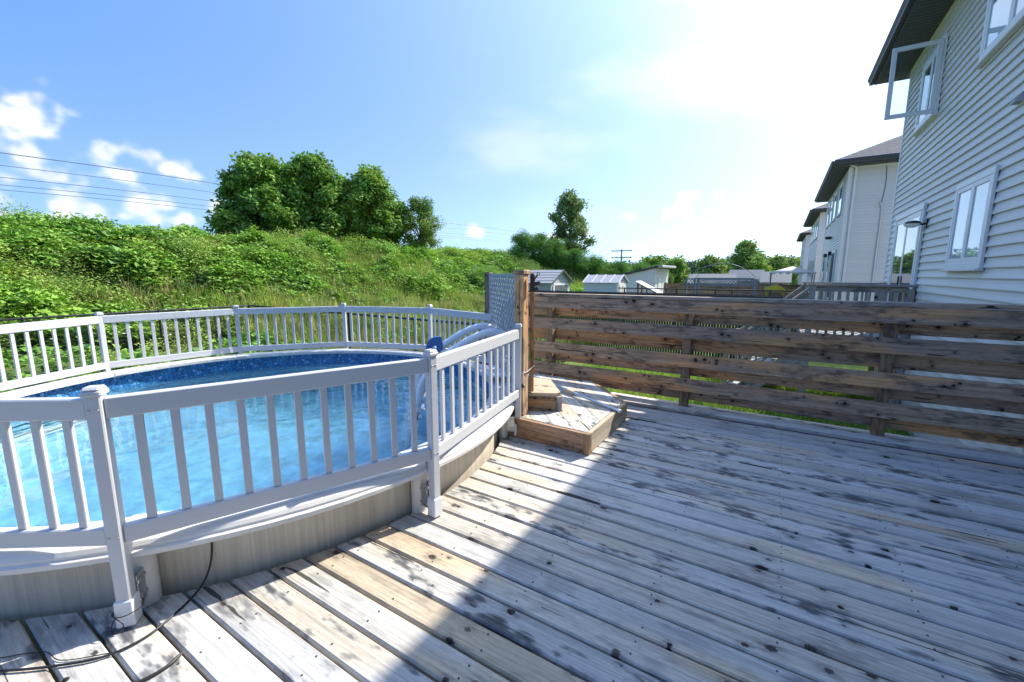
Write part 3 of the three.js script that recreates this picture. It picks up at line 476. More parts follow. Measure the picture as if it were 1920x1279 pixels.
// ---------------------------------------------------------------- houses
function sidingWall(parent, a0, a1, y0, y1, at, axis, out, r) { // lap courses on a plane; out is the sign the wall faces
  const e = 0.108; for (let y = y0; y < y1 - 0.02; y += e) { const t = Math.min(y + e + 0.004, y1), o = (d) => at + out * d; const pts = [[o(0.003), t], [o(0.014), y + 0.055], [o(0.025), y + 0.012], [o(0.026), y], [o(0.0), y], [o(0.0), t]]; part(parent, 'siding_board', prism(pts, a0, a1, axis, [0, 0]), pick(M.siding, r)); }
}
function windowOn(parent, y0, y1, z0, z1, x, n = 2, label, blind = true) { // on a wall facing -x
  const w = part(parent, 'window', [cbox(x - 0.055, x - 0.02, y0 - 0.07, y0, z0 - 0.075, z1 + 0.075, 0.004), cbox(x - 0.05, x - 0.02, y1, y1 + 0.07, z0 - 0.075, z1 + 0.075, 0.004), cbox(x - 0.05, x - 0.02, y0, y1, z0 - 0.07, z0, 0.004), cbox(x - 0.05, x - 0.02, y0, y1, z1, z1 + 0.07, 0.004)], M.window, label);
  const step = (z1 - z0) / n;
  for (let k = 0; k < n; k++) { const a = z0 + k * step, b = a + step; part(w, 'sash', [cbox(x - 0.046, x - 0.022, y0, y0 + 0.055, a, b, 0.003), cbox(x - 0.046, x - 0.022, y1 - 0.055, y1, a, b, 0.003), cbox(x - 0.0455, x - 0.022, y0 + 0.05, y1 - 0.05, a, a + 0.05, 0.003), cbox(x - 0.0455, x - 0.022, y0 + 0.05, y1 - 0.05, b - 0.05, b, 0.003)], M.window); part(w, 'pane', cbox(x - 0.036, x - 0.033, y0 + 0.05, y1 - 0.05, a + 0.05, b - 0.05, 0), M.glass); part(w, 'blind', cbox(x - 0.0265, x - 0.0245, y0 + 0.05, y1 - 0.05, a + 0.05, b - 0.05, 0), blind ? M.blind : M.room); }
  part(w, 'sill', cbox(x - 0.085, x - 0.018, y0 - 0.095, y0 - 0.07, z0 - 0.09, z1 + 0.09, 0.004), M.trim); return w;
}
function hipRoof(parent, x0, x1, z0, z1, y, pitch, courses, r) {
  const half = Math.min(x1 - x0, z1 - z0) / 2, n = Math.ceil(half / (0.14 * Math.cos(Math.atan(pitch)))); const roof = part(parent, 'roof', prism([[x0, z0], [x1, z0], [x1, z1], [x0, z1]], y, y + 0.02, 'y', [0, 0]), M.shingle[1]);
  if (!courses) { const P = [[x0, y + 0.02, z0], [x1, y + 0.02, z0], [x1, y + 0.02, z1], [x0, y + 0.02, z1]], xr = (x1 - x0 > z1 - z0) ? [[x0 + half, (z0 + z1) / 2], [x1 - half, (z0 + z1) / 2]] : [[(x0 + x1) / 2, z0 + half], [(x0 + x1) / 2, z1 - half]], T = xr.map(([x, z]) => [x, y + half * pitch, z]); const g = new THREE.BufferGeometry(), V = []; const q = (a, b, c, d) => V.push(...a, ...b, ...c, ...(d ? [...a, ...c, ...d] : [])); if (x1 - x0 > z1 - z0) { q(P[0], T[0], T[1], P[1]); q(P[3], P[2], T[1], T[0]); q(P[0], P[3], T[0]); q(P[1], T[1], P[2]); } else { q(P[0], T[0], P[1]); q(P[3], P[2], T[1]); q(P[0], P[3], T[1], T[0]); q(P[1], T[0], T[1], P[2]); } g.setAttribute('position', new THREE.Float32BufferAttribute(V, 3)); g.setAttribute('uv', new THREE.Float32BufferAttribute(V.filter((_, k) => k % 3 !== 1).map((v) => v), 2)); g.computeVertexNormals(); part(roof, 'slope', g, M.shingle[0]); return roof; }
  for (let k = 0; k < n; k++) { const d0 = k * half / n, d1 = Math.min(half, d0 + half / n + 0.03), ya = y + 0.02 + d0 * pitch + 0.012, yb = y + 0.02 + d1 * pitch; const c = (d, yy) => [[x0 + d, yy, z0 + d], [x1 - d, yy, z0 + d], [x1 - d, yy, z1 - d], [x0 + d, yy, z1 - d]]; const A = c(d0, ya), B = c(Math.min(d1, half), yb), D = c(d0, ya - 0.012), V = [], U = []; for (let s = 0; s < 4; s++) { const a = A[s], b = A[(s + 1) % 4], e = B[(s + 1) % 4], f = B[s], g = D[s], h = D[(s + 1) % 4]; V.push(...a, ...e, ...b, ...a, ...f, ...e, ...g, ...a, ...b, ...g, ...b, ...h); const u = (p) => [(p[0] + p[2]) * 0.5, k * 0.25]; for (const p of [a, e, b, a, f, e, g, a, b, g, b, h]) U.push(u(p)[0], p === e || p === f ? k * 0.25 + 0.24 : k * 0.25); } const g = new THREE.BufferGeometry(); g.setAttribute('position', new THREE.Float32BufferAttribute(V, 3)); g.setAttribute('uv', new THREE.Float32BufferAttribute(U, 2)); g.computeVertexNormals(); part(roof, 'shingle_course', g, M.shingle[k % 2]); }
  return roof;
}
function eaves(parent, x0, x1, z0, z1, wx0, wx1, wz0, wz1, y) { // soffit boards, fascia and gutter round the roof edge
  part(parent, 'soffit', [cbox(x0 + 0.02, wx0, y - 0.012, y, z0 + 0.02, z1 - 0.02, 0), cbox(wx0, wx1, y - 0.0125, y - 0.0005, wz1, z1 - 0.02, 0), cbox(wx0, wx1, y - 0.0125, y - 0.0005, z0 + 0.02, wz0, 0)], M.soffit);
  for (let z = z0 + 0.1; z < Math.min(z1, z0 + 12); z += 0.1) part(parent, 'soffit_groove', cbox(x0 + 0.04, wx0 - 0.01, y - 0.016, y - 0.0115, z, z + 0.012, 0, [0, 0]), M.dark);
  part(parent, 'fascia', [cbox(x0, x0 + 0.02, y - 0.02, y + 0.17, z0, z1, 0.002), cbox(x0 + 0.02, x1, y - 0.02, y + 0.17, z0, z0 + 0.02, 0.002), cbox(x0 + 0.02, x1, y - 0.02, y + 0.17, z1 - 0.02, z1, 0.002)], M.dark);
  const gp = [[0, 0.02], [0, 0.13], [-0.10, 0.14], [-0.11, 0.12], [-0.075, 0.06], [-0.07, 0.015]];
  part(parent, 'gutter', [prism(gp.map(([a, b]) => [x0 + a, y + b]), z0 - 0.11, z1 + 0.11, 'z'), prism(gp.map(([a, b]) => [z1 - a, y + b]), x0, x1, 'x'), prism(gp.map(([a, b]) => [z0 + a, y + b]), x0, x1, 'x')], M.dark);
}
const XH = 1.8, SOF = 5.30;
{
  const r = rng(66), h = thing('near_house', 'pale grey vinyl-sided two-storey house with an open upstairs casement window', 'house');
  part(h, 'wall', cbox(XH, 10, -1, SOF, -11.45, 7, 0), M.trim); part(h, 'foundation', cbox(XH - 0.012, XH, -1, -0.32, -11.44, 7, 0), M.concrete);
  sidingWall(h, -11.43, 7, -0.32, SOF - 0.06, XH, 'z', -1, r);
  part(h, 'corner_trim', [cbox(XH - 0.028, XH + 0.06, -0.3, SOF - 0.02, -11.475, -11.385, 0.004)], M.trim);
  part(h, 'frieze', cbox(XH - 0.03, XH, SOF - 0.07, SOF - 0.012, -11.38, 7, 0.004), M.trim);
  eaves(h, 1.30, 10.5, -11.95, 7.5, XH, 10, -11.45, 7, SOF);
  hipRoof(h, 1.30, 10.5, -11.95, 7.5, SOF + 0.17, 0.5, false, r);
  windowOn(h, 1.58, 2.47, -7.52, -6.50, XH, 2, 'two-pane window beside the patio door');
  windowOn(h, 3.92, 5.0, -7.42, -6.0, XH, 2, 'upstairs two-pane window under the eaves');
  // patio door
  const d = part(h, 'patio_door', [cbox(XH - 0.06, XH - 0.02, 2.43, 2.52, -10.85, -8.95, 0.004), cbox(XH - 0.055, XH - 0.02, 0.35, 2.43, -10.85, -10.77, 0.004), cbox(XH - 0.055, XH - 0.02, 0.35, 2.43, -9.03, -8.95, 0.004)], M.window, 'white sliding patio door');
  part(d, 'fixed_panel', [cbox(XH - 0.048, XH - 0.022, 0.36, 2.42, -10.77, -10.69, 0.003), cbox(XH - 0.048, XH - 0.022, 0.36, 2.42, -9.97, -9.89, 0.003), cbox(XH - 0.047, XH - 0.022, 2.34, 2.42, -10.69, -9.97, 0.003)], M.window);
  part(d, 'sliding_panel', [cbox(XH - 0.062, XH - 0.049, 0.36, 2.42, -9.92, -9.84, 0.003), cbox(XH - 0.062, XH - 0.049, 0.36, 2.42, -9.11, -9.03, 0.003), cbox(XH - 0.061, XH - 0.049, 2.34, 2.42, -9.84, -9.11, 0.003)], M.window);
  part(d, 'pane', cbox(XH - 0.040, XH - 0.037, 0.4, 2.34, -10.69, -9.97, 0), M.glass); part(d, 'pane', cbox(XH - 0.057, XH - 0.054, 0.4, 2.34, -9.84, -9.11, 0), M.glass); part(d, 'dark_interior', cbox(XH - 0.030, XH - 0.0245, 0.4, 2.36, -10.70, -9.05, 0), M.room); part(d, 'handle', cbox(XH - 0.085, XH - 0.062, 1.2, 1.42, -9.90, -9.87, 0.004), M.black);
  // open casement window
  const w = windowOn(h, 3.90, 4.85, -10.28, -9.20, XH, 2, 'open upstairs casement window', false);
  const s0 = part(w, 'open_sash', [cbox(XH - 0.63, XH - 0.055, 4.80, 4.86, -9.175, -9.135, 0.004), cbox(XH - 0.63, XH - 0.055, 3.84, 3.90, -9.175, -9.135, 0.004), cbox(XH - 0.63, XH - 0.57, 3.90, 4.80, -9.174, -9.136, 0.004), cbox(XH - 0.115, XH - 0.055, 3.90, 4.80, -9.174, -9.136, 0.004)], M.window, 'sash swung out at a right angle'); part(s0, 'pane', cbox(XH - 0.57, XH - 0.115, 3.90, 4.80, -9.157, -9.153, 0), M.glass);
  // wall lantern beside the door
  const l = thing('wall_lantern', 'black wall lantern with a white glass globe beside the patio door', 'lamp', undefined, [XH - 0.02, 2.2, -8.82]);
  part(l, 'back_plate', cbox(-0.02, 0.0, -0.07, 0.07, -0.045, 0.045, 0.006), M.black); part(l, 'arm', tube([[-0.02, 0.0, 0], [-0.06, -0.01, 0], [-0.09, 0.02, 0]], 0.016, 10, 8), M.black);
  { const g = new THREE.SphereGeometry(0.085, 18, 10, 0, Math.PI * 2, 0, Math.PI / 2); g.scale(1.15, 0.55, 0.9); g.translate(-0.16, 0.005, 0); part(l, 'hood', plain(g), M.black); const q = new THREE.SphereGeometry(0.08, 18, 12, 0, Math.PI * 2, Math.PI / 2, Math.PI / 2); q.scale(1.25, 0.75, 0.95); q.translate(-0.17, 0.004, 0); part(l, 'globe', plain(q), M.globe); }
  const v = thing('wall_vent', 'small grey hooded vent on the siding under the upstairs window', 'vent', undefined, [XH - 0.02, 3.08, -6.18]); part(v, 'hood', prism([[0, 0.05], [-0.06, -0.01], [-0.06, -0.035], [0, -0.035]], -0.06, 0.06, 'z'), M.metalRoof);
}
function stoop() {
  const t = thing('neighbour_stoop', 'grey wooden stoop with railings and steps at the patio door', 'stoop'), r = rng(77);
  for (let x = 0.42; x < 1.76; x += 0.143) part(t, 'board', cbox(x, x + 0.137, 0.27, 0.305, -11.2, -8.88, 0.003), M.greyWood);
  part(t, 'skirt', [cbox(0.42, 1.77, 0.02, 0.268, -8.93, -8.89, 0.002), cbox(0.42, 0.46, 0.02, 0.268, -11.2, -8.935, 0.002)], M.greyWood);
  for (const [x, z] of [[0.47, -8.9], [1.72, -8.9], [0.47, -11.17], [1.72, -11.17]]) part(t, 'post', cbox(x - 0.045, x + 0.045, -1, 1.22, z - 0.045, z + 0.045, 0.003), M.greyWood);
  for (const z of [-8.9, -11.17]) {
    const rl = part(t, 'railing', [cbox(0.40, 1.77, 1.255, 1.29, z - 0.07, z + 0.07, 0.004), cbox(0.52, 1.68, 1.165, 1.254, z - 0.02, z + 0.02, 0.003), cbox(0.52, 1.68, 0.38, 0.42, z - 0.02, z + 0.02, 0.003)], M.greyWood);
    for (let x = 0.60; x < 1.68; x += 0.118) part(rl, 'baluster', cbox(x - 0.019, x + 0.019, 0.36, 1.165, z + 0.021, z + 0.055, 0.002), M.greyWood);
    const sl = part(t, 'stair_rail', [bar([0.46, 1.24, z], [-0.75, 0.14, z], 0.12, 0.04), bar([0.44, 1.12, z], [-0.75, 0.04, z], 0.036, 0.09), bar([0.44, 0.45, z], [-0.75, -0.63, z], 0.036, 0.04)], M.greyWood);
    for (let k = 1; k < 10; k++) { const x = 0.44 - k * 0.118, y = 0.45 - (0.44 - x) * 0.9076; part(sl, 'baluster', cbox(x - 0.019, x + 0.019, y - 0.04, y + 0.70, z + 0.021, z + 0.055, 0.002), M.greyWood); }
    part(sl, 'newel_post', cbox(-0.80, -0.71, -1, 0.2, z - 0.045, z + 0.045, 0.003), M.greyWood);
    part(t, 'stringer', bar([0.42, 0.1, z], [-0.72, -0.93, z], 0.04, 0.26), M.greyWood);
  }
  for (let k = 0; k < 6; k++) part(t, 'tread', cbox(0.42 - k * 0.2 - 0.24, 0.42 - k * 0.2, 0.09 - k * 0.18, 0.125 - k * 0.18, -11.14, -8.93, 0.003), M.greyWood);
}
stoop();
function house(name, label, z0, z1, x1, withSide) {
  const r = rng(88 + Math.round(-z1)), h = thing(name, label, 'house');
  part(h, 'wall', cbox(XH, x1, -1, SOF, z0, z1, 0), M.trim);
  sidingWall(h, z0 + 0.03, z1 - 0.03, -0.4, SOF - 0.06, XH, 'z', -1, r);
  if (withSide) { const e = 0.108; for (let y = -0.4; y < SOF - 0.1; y += e) part(h, 'siding_board', prism([[z1 + 0.003, Math.min(y + e + 0.004, SOF)], [z1 + 0.016, y + 0.055], [z1 + 0.027, y + 0.014], [z1 + 0.028, y], [z1, y], [z1, Math.min(y + e + 0.004, SOF)]], XH + 0.05, x1, 'x', [0, 0]), pick(M.siding, r)); }
  part(h, 'corner_trim', cbox(XH - 0.03, XH + 0.07, -0.6, SOF - 0.02, z1 - 0.07, z1 + 0.03, 0.004), M.trim); part(h, 'corner_trim', cbox(XH - 0.03, XH + 0.05, -0.6, SOF - 0.02, z0 - 0.03, z0 + 0.07, 0.004), M.trim);
  eaves(h, 1.30, x1 + 0.5, z0 - 0.5, z1 + 0.5, XH, x1, z0, z1, SOF); hipRoof(h, 1.30, x1 + 0.5, z0 - 0.5, z1 + 0.5, SOF + 0.17, 0.5, withSide, r);
  return h;
}
{
  const h = house('far_house', 'two-storey vinyl-sided house with a shingled hip roof and a conduit on its side wall', -28.6, -20.25, 10, true);
  for (const [a, b] of [[-22.6, -21.5], [-24.6, -23.6], [-26.2, -25.4], [-27.8, -27.0]]) windowOn(h, 3.85, 4.95, a, b, XH, 1);
  for (const [a, b] of [[-25.0, -23.9], [-27.4, -26.3]]) windowOn(h, 1.2, 2.4, a, b, XH, 1);
  part(h, 'back_door', [cbox(XH - 0.06, XH - 0.02, 0.35, 2.45, -22.9, -21.5, 0.004)], M.window); part(h, 'door_glass', cbox(XH - 0.066, XH - 0.061, 0.5, 2.3, -22.75, -21.65, 0), M.room);
  part(h, 'downspout', [cbox(XH + 0.14, XH + 0.22, -0.8, SOF - 0.05, -20.22, -20.15, 0.008), bar([XH + 0.18, SOF - 0.05, -20.18], [XH - 0.1, SOF + 0.04, -19.86], 0.07, 0.06)], M.trim);
  part(h, 'conduit', tube([[2.72, 3.98, -20.16], [2.80, 3.90, -20.17], [2.83, 3.75, -20.19], [2.83, 2.4, -20.19], [2.83, -0.5, -20.19]], 0.032, 30, 8), M.tube); part(h, 'cable', tube([[2.82, 5.2, -20.21], [2.85, 4.6, -20.21], [2.80, 3.95, -20.19]], 0.01, 16, 6), M.dark);
  for (const z of [-23.2, -25.6]) { const l = part(h, 'porch_light', cbox(XH - 0.16, XH - 0.02, 2.25, 2.42, z - 0.06, z + 0.06, 0.02), M.black); }
  part(h, 'flood_light', cbox(XH - 0.25, XH - 0.02, 3.0, 3.12, -24.3, -24.1, 0.02), M.black);
  for (const [z0, z1, nm] of [[-43, -33.8, 'two-storey sided house third along the row beyond the conduit wall'], [-62, -52, 'distant two-storey house at the far end of the row']]) { const q = house('row_house', nm, z0, z1, 10, false); for (let z = z0 + 1; z < z1 - 1; z += 2.1) { windowOn(q, 3.85, 4.95, z, z + 1, XH, 1); windowOn(q, 1.2, 2.4, z, z + 1, XH, 1); } }
}

// ---------------------------------------------------------------- neighbouring yards
function chainFence(pts, top, posts, name, label, slats) {
  const t = thing(name, label, 'fence'), [a, b] = pts, L = Math.hypot(b[0] - a[0], b[1] - a[1]), d = [(b[0] - a[0]) / L, (b[1] - a[1]) / L];
  part(t, 'top_rail', tube([[a[0], top, a[1]], [b[0], top, b[1]]], 0.024, 2, 8), M.black); part(t, 'bottom_wire', tube([[a[0], -0.93, a[1]], [b[0], -0.93, b[1]]], 0.004, 2, 5), M.black);
  for (const s of posts) part(t, 'post', cyl(a[0] + d[0] * s, -1.1, top + 0.03, a[1] + d[1] * s, 0.03, 10), M.black);
  // woven wire: zigzag strands
  const H = top + 0.93, step = slats ? 0.09 : 0.075, m = []; const g = new THREE.CylinderGeometry(0.0022, 0.0022, 1, 4); const up = new THREE.Vector3(0, 1, 0);
  for (const s of [1, -1]) for (let c = -H; c < L; c += step) { let u0 = Math.max(c, 0), u1 = Math.min(c + H, L); if (u1 - u0 < 0.05) continue; const y0 = s > 0 ? -0.93 + (u0 - c) : top - (u0 - c), y1 = s > 0 ? -0.93 + (u1 - c) : top - (u1 - c); const p = new THREE.Vector3(a[0] + d[0] * u0, y0, a[1] + d[1] * u0), q = new THREE.Vector3(a[0] + d[0] * u1, y1, a[1] + d[1] * u1), v = q.clone().sub(p), l = v.length(); m.push(new THREE.Matrix4().compose(p.clone().add(q).multiplyScalar(0.5), new THREE.Quaternion().setFromUnitVectors(up, v.normalize()), new THREE.Vector3(1, l, 1))); }
  stuff(t, 'wire_mesh', g, M.black, m);
  if (slats) for (let u = 0.05; u < L; u += 0.075) { const x = a[0] + d[0] * u, z = a[1] + d[1] * u; const k = part(t, 'privacy_slat', cbox(-0.03, 0.03, -0.9, top + 0.05, -0.003, 0.003, 0, [0, 0]), M.black); k.position.set(x, 0, z); k.rotation.y = -Math.atan2(d[1], d[0]); }
}
chainFence([[-14.0, 6], [-13.8, -6.9]], 0.5, [0.1, 3.2, 5.6, 8.2, 10.6, 12.85], 'chain_link_fence', 'black chain-link fence along the foot of the embankment');
chainFence([[-13.8, -6.9], [-2.9, -6.5]], 0.5, [2.4, 4.9, 7.2, 9.0], 'chain_link_fence', 'black chain-link fence running behind the lattice screen');
chainFence([[-7.5, -13], [0.5, -13]], 0.86, [0.2, 2.6, 5, 7.4], 'slatted_fence', 'black slatted chain-link fence between the neighbouring yards', true);
chainFence([[-6.2, -19], [0.3, -19]], 0.84, [0.3, 2.1, 2.5, 4.0, 4.6, 5.9], 'chain_link_fence', 'black chain-link fence in front of the board fence two yards away');
{
  const t = thing('slat_board_fence', 'brown fence of narrow horizontal boards two yards away', 'fence'), r = rng(99);
  for (let k = 0; k < 13; k++) part(t, 'board', cbox(-6.0, 1.2, -0.95 + k * 0.145, -0.95 + k * 0.145 + 0.135, -27.02, -26.98, 0.003), r() < 0.5 ? M.oldFence : M.fence[k % 4]);
  for (const x of [-5.9, -4, -2, 0, 1.1]) part(t, 'post', cbox(x - 0.045, x + 0.045, -1, 0.98, -27.11, -27.021, 0), M.oldFence);
}
{ // sheds
  const s1 = thing('garden_shed', 'grey shed with dark double doors and a shingled gable roof', 'shed');
  const x0 = -11.6, x1 = -9.91, z1 = -19.64, z0 = -21.95, ye = 1.04, yr = 1.66, zm = (z0 + z1) / 2;
  part(s1, 'wall', prism([[z0, -1], [z1, -1], [z1, ye], [zm, yr - 0.06], [z0, ye]], x0, x1, 'x'), M.shedGrey);
  for (let x = x0 + 0.15; x < x1 - 0.1; x += 0.28) part(s1, 'side_batten', cbox(x, x + 0.025, -0.95, ye - 0.02, z1 - 0.005, z1 + 0.014, 0.002), M.shedGrey);
  for (const s of [1, -1]) { const zE = zm + s * 1.32; for (let k = 0; k < 5; k++) { const a = k / 5, b = (k + 1) / 5 + 0.02, za = mix(zE, zm, a), zb = mix(zE, zm, Math.min(b, 1)), ya = mix(ye - 0.06, yr, a), yb = mix(ye - 0.06, yr, Math.min(b, 1)); part(s1, 'roof_course', prism([[za, ya], [zb, yb], [zb, yb + 0.022], [za, ya + 0.04]], x0 - 0.15, x1 + 0.15, 'x'), M.shedRoof); } }
  part(s1, 'barge_board', [bar([x1 + 0.16, ye - 0.05, z1 + 0.16], [x1 + 0.16, yr + 0.01, zm], 0.03, 0.09), bar([x1 + 0.16, ye - 0.05, z0 - 0.16], [x1 + 0.16, yr + 0.01, zm], 0.03, 0.09)], M.dark);
  for (const s of [0, 1]) part(s1, 'door', cbox(x1, x1 + 0.03, -0.9, 0.88, zm - 0.78 + s * 0.79, zm - 0.01 + s * 0.79, 0.004), M.shedDoor); part(s1, 'door_trim', [cbox(x1, x1 + 0.04, 0.88, 0.96, zm - 0.88, zm + 0.88, 0.004), cbox(x1, x1 + 0.04, -0.9, 0.88, zm + 0.785, zm + 0.95, 0.004), cbox(x1, x1 + 0.04, -0.9, 0.88, zm - 0.95, zm - 0.785, 0.004)], M.trim);
  const s2 = thing('plastic_shed', 'pale blue-grey plastic shed with panelled doors and a ribbed gable roof', 'shed'); { const x0 = -10.2, x1 = -8.1, z1 = -24.7, z0 = -26.4, ye = 0.96, yr = 1.38, zm = (z0 + z1) / 2;
    part(s2, 'wall', prism([[z0, -1], [z1, -1], [z1, ye], [zm, yr - 0.05], [z0, ye]], x0, x1, 'x'), M.shedBlue); for (let y = -0.9; y < ye - 0.05; y += 0.21) part(s2, 'lap_panel', prism([[z1, y], [z1 + 0.03, y], [z1 + 0.004, y + 0.2], [z1, y + 0.2]], x0, x1 - 0.1, 'x'), M.shedBlue);
    for (const s of [1, -1]) { const zE = zm + s * 0.98; part(s2, 'roof', prism([[zE, ye - 0.05], [zm, yr], [zm, yr + 0.04], [zE, ye]], x0 - 0.08, x1 + 0.1, 'x'), M.metalRoof); for (let x = x0 - 0.08; x < x1 + 0.1; x += 0.56) part(s2, 'roof_rib', prism([[zE, ye - 0.01], [zm, yr + 0.03], [zm, yr + 0.075], [zE, ye + 0.03]], x, x + 0.05, 'x'), M.trim); }
    part(s2, 'corner_trim', cbox(x1 - 0.1, x1 + 0.03, -1, ye, z1 - 0.1, z1 + 0.035, 0.01), M.trim); for (const s of [0, 1]) { const d = part(s2, 'door', cbox(x1, x1 + 0.03, -0.9, 0.9, zm - 0.62 + s * 0.63, zm - 0.01 + s * 0.63, 0.004), M.shedTan); for (let k = 0; k < 3; k++) part(d, 'door_panel', cbox(x1 + 0.03, x1 + 0.042, -0.75 + k * 0.55, -0.3 + k * 0.55, zm - 0.52 + s * 0.63, zm - 0.11 + s * 0.63, 0.005), M.trim); } part(s2, 'gable_vent', cbox(x1, x1 + 0.03, 1.02, 1.14, zm - 0.15, zm + 0.15, 0.004), M.shedDoor); }
  const s3 = thing('lean_to_shed', 'grey sided shed with a single dark sloping roof and white doors', 'shed'); { const x0 = -9.6, x1 = -7.28, z1 = -30.13, z0 = -34.1;
    part(s3, 'wall', prism([[x0, -1], [x1, -1], [x1, 1.86], [x0, 1.36]], z0, z1, 'z'), M.siding[0]); for (let y = -0.95; y < 1.8; y += 0.15) { const xa = y + 0.15 > 1.36 ? Math.min(x1, x0 + (y + 0.15 - 1.36) / 0.2155) : x0; if (x1 - xa > 0.05) part(s3, 'siding_board', prism([[z1, y], [z1 + 0.02, y], [z1 + 0.003, y + 0.148], [z1, y + 0.148]], xa, x1, 'x'), M.siding[2]); }
    part(s3, 'roof', prism([[x0 - 0.25, 1.33], [x1 + 0.22, 1.935], [x1 + 0.22, 2.06], [x0 - 0.25, 1.45]], z0 - 0.2, z1 + 0.2, 'z'), M.dark); part(s3, 'roof_edge', cbox(x1 + 0.2, x1 + 0.5, 1.9, 2.06, z0 - 0.21, z1 + 0.21, 0.02), M.metalRoof);
    for (const z of [-31.9, -33.0]) part(s3, 'door', cbox(x1, x1 + 0.04, -0.9, 1.2, z, z + 0.95, 0.004), M.window); }
  // sandbox with a raised roof
  const pl = thing('playhouse', 'small red-brown wooden playhouse with a slanted pale roof', 'playhouse', undefined, [-5.95, 0, -23.3]);
  for (const [x, z, y] of [[-0.45, -0.4, 1.05], [-0.45, 0.4, 1.05], [0.45, -0.4, 0.55], [0.45, 0.4, 0.55]]) part(pl, 'post', cbox(x - 0.04, x + 0.04, -1, y, z - 0.04, z + 0.04, 0.003), M.redwood);
  part(pl, 'roof', prism([[-0.55, 1.06], [0.62, 0.47], [0.62, 0.51], [-0.55, 1.10]], -0.55, 0.55, 'z'), M.sleeve); part(pl, 'beam', [bar([-0.45, 1.0, 0.43], [0.47, 0.53, 0.43], 0.04, 0.09), cbox(-0.45, 0.45, 0.35, 0.43, 0.41, 0.45, 0.003), cbox(0.0, 0.06, 0.35, 0.78, 0.41, 0.45, 0.003)], M.redwood); for (let x = -0.42; x < 0.42; x += 0.12) part(pl, 'rail_board', cbox(x, x + 0.1, -0.4, 0.33, 0.385, 0.41, 0.003), M.redwood);
}
{ // bare gazebo frame
  const g = thing('gazebo_frame', 'bare dark metal gazebo frame with lattice trim and bent roof ribs', 'gazebo');
  const X = [-3.5, -0.92], Z = [-22.2, -20], yT = 1.26;
  for (const x of X) for (const z of Z) part(g, 'post', cbox(x - 0.045, x + 0.045, -1, yT, z - 0.045, z + 0.045, 0.003), M.steel);
  part(g, 'post', cbox(-3.05, -2.97, -1, yT, -20.04, -19.96, 0.003), M.steel);
  for (const z of Z) { part(g, 'beam', [cbox(X[0], X[1], yT - 0.03, yT + 0.03, z - 0.02, z + 0.02, 0.002), cbox(X[0], X[1], yT - 0.30, yT - 0.27, z - 0.015, z + 0.015, 0.002)], M.steel); for (let x = X[0]; x < X[1] - 0.2; x += 0.12) { part(g, 'lattice_bar', bar([x, yT - 0.28, z], [x + 0.24, yT - 0.03, z], 0.01, 0.022, 0), M.steel); part(g, 'lattice_bar', bar([x, yT - 0.03, z + 0.011], [x + 0.24, yT - 0.28, z + 0.011], 0.01, 0.022, 0), M.steel); } }
  for (const x of X) part(g, 'beam', cbox(x - 0.02, x + 0.02, yT - 0.031, yT + 0.029, Z[0], Z[1], 0.002), M.steel);
  const ap = [-2.2, 1.95, -21.1]; for (const x of X) for (const z of Z) part(g, 'roof_rib', tube([[x, yT, z], [mix(x, ap[0], 0.35), yT + 0.42, mix(z, ap[2], 0.35)], [mix(x, ap[0], 0.7), yT + 0.62, mix(z, ap[2], 0.7)], ap], 0.011, 16, 6), M.steel);
  const u = thing('patio_canopy', 'pale scalloped patio canopy behind the stoop', 'canopy', undefined, [0.45, 0, -26]);
  const cg = []; { const V = [], n = 4, top = [0, 1.86, 0], c = [[-0.95, -0.95], [0.95, -0.95], [0.95, 0.95], [-0.95, 0.95]]; for (let k = 0; k < n; k++) { const a = c[k], b = c[(k + 1) % n]; for (let s = 0; s < 6; s++) { const p = [mix(a[0], b[0], s / 6), 1.55, mix(a[1], b[1], s / 6)], q = [mix(a[0], b[0], (s + 1) / 6), 1.55, mix(a[1], b[1], (s + 1) / 6)], m = [(p[0] + q[0]) / 2 * 1.01, 1.44, (p[2] + q[2]) / 2 * 1.01]; V.push(...top, ...q, ...p, ...p, ...q, ...m); } } const gg = new THREE.BufferGeometry(); gg.setAttribute('position', new THREE.Float32BufferAttribute(V, 3)); gg.computeVertexNormals(); part(u, 'cloth', gg, M.canopy); }
  for (const x of [-0.9, 0.9]) for (const z of [-0.9, 0.9]) part(u, 'pole', cyl(x, -1, 1.55, z, 0.02, 8), M.steel);
  const sl = thing('yellow_slide', 'bright yellow plastic slide top behind the fence', 'slide', undefined, [-0.25, 0, -25.2]); part(sl, 'chute', prism([[-0.4, 0.78], [0.1, 0.95], [0.5, 0.72], [0.5, 0.6], [-0.4, 0.6]], -0.3, 0.3, 'z'), M.yellow); for (const x of [-0.3, 0.4]) part(sl, 'leg', cyl(x, -1, 0.62, 0, 0.04, 8), M.yellow);
  // distant garden buildings
  for (const [x, z, w, d, e, rdg, lab] of [[-5.2, -42, 3.4, 3, 0.75, 1.5, 'low grey shed roof beside the lean-to shed'], [-2.9, -48, 2.6, 3, 0.9, 1.9, 'pale green shed roof behind the gazebo frame'], [-0.4, -46, 2.0, 3, 0.8, 1.7, 'dark shed roof behind the gazebo frame']]) { const s = thing('distant_shed', lab, 'shed', undefined, [x, 0, z]); part(s, 'wall', cbox(-w / 2, w / 2, -1, e, -d / 2, d / 2, 0), M.farWall); part(s, 'roof', prism([[-d / 2 - 0.2, e - 0.05], [d / 2 + 0.2, e - 0.05], [0, rdg]], -w / 2 - 0.2, w / 2 + 0.2, 'x'), M.farRoof); }
}
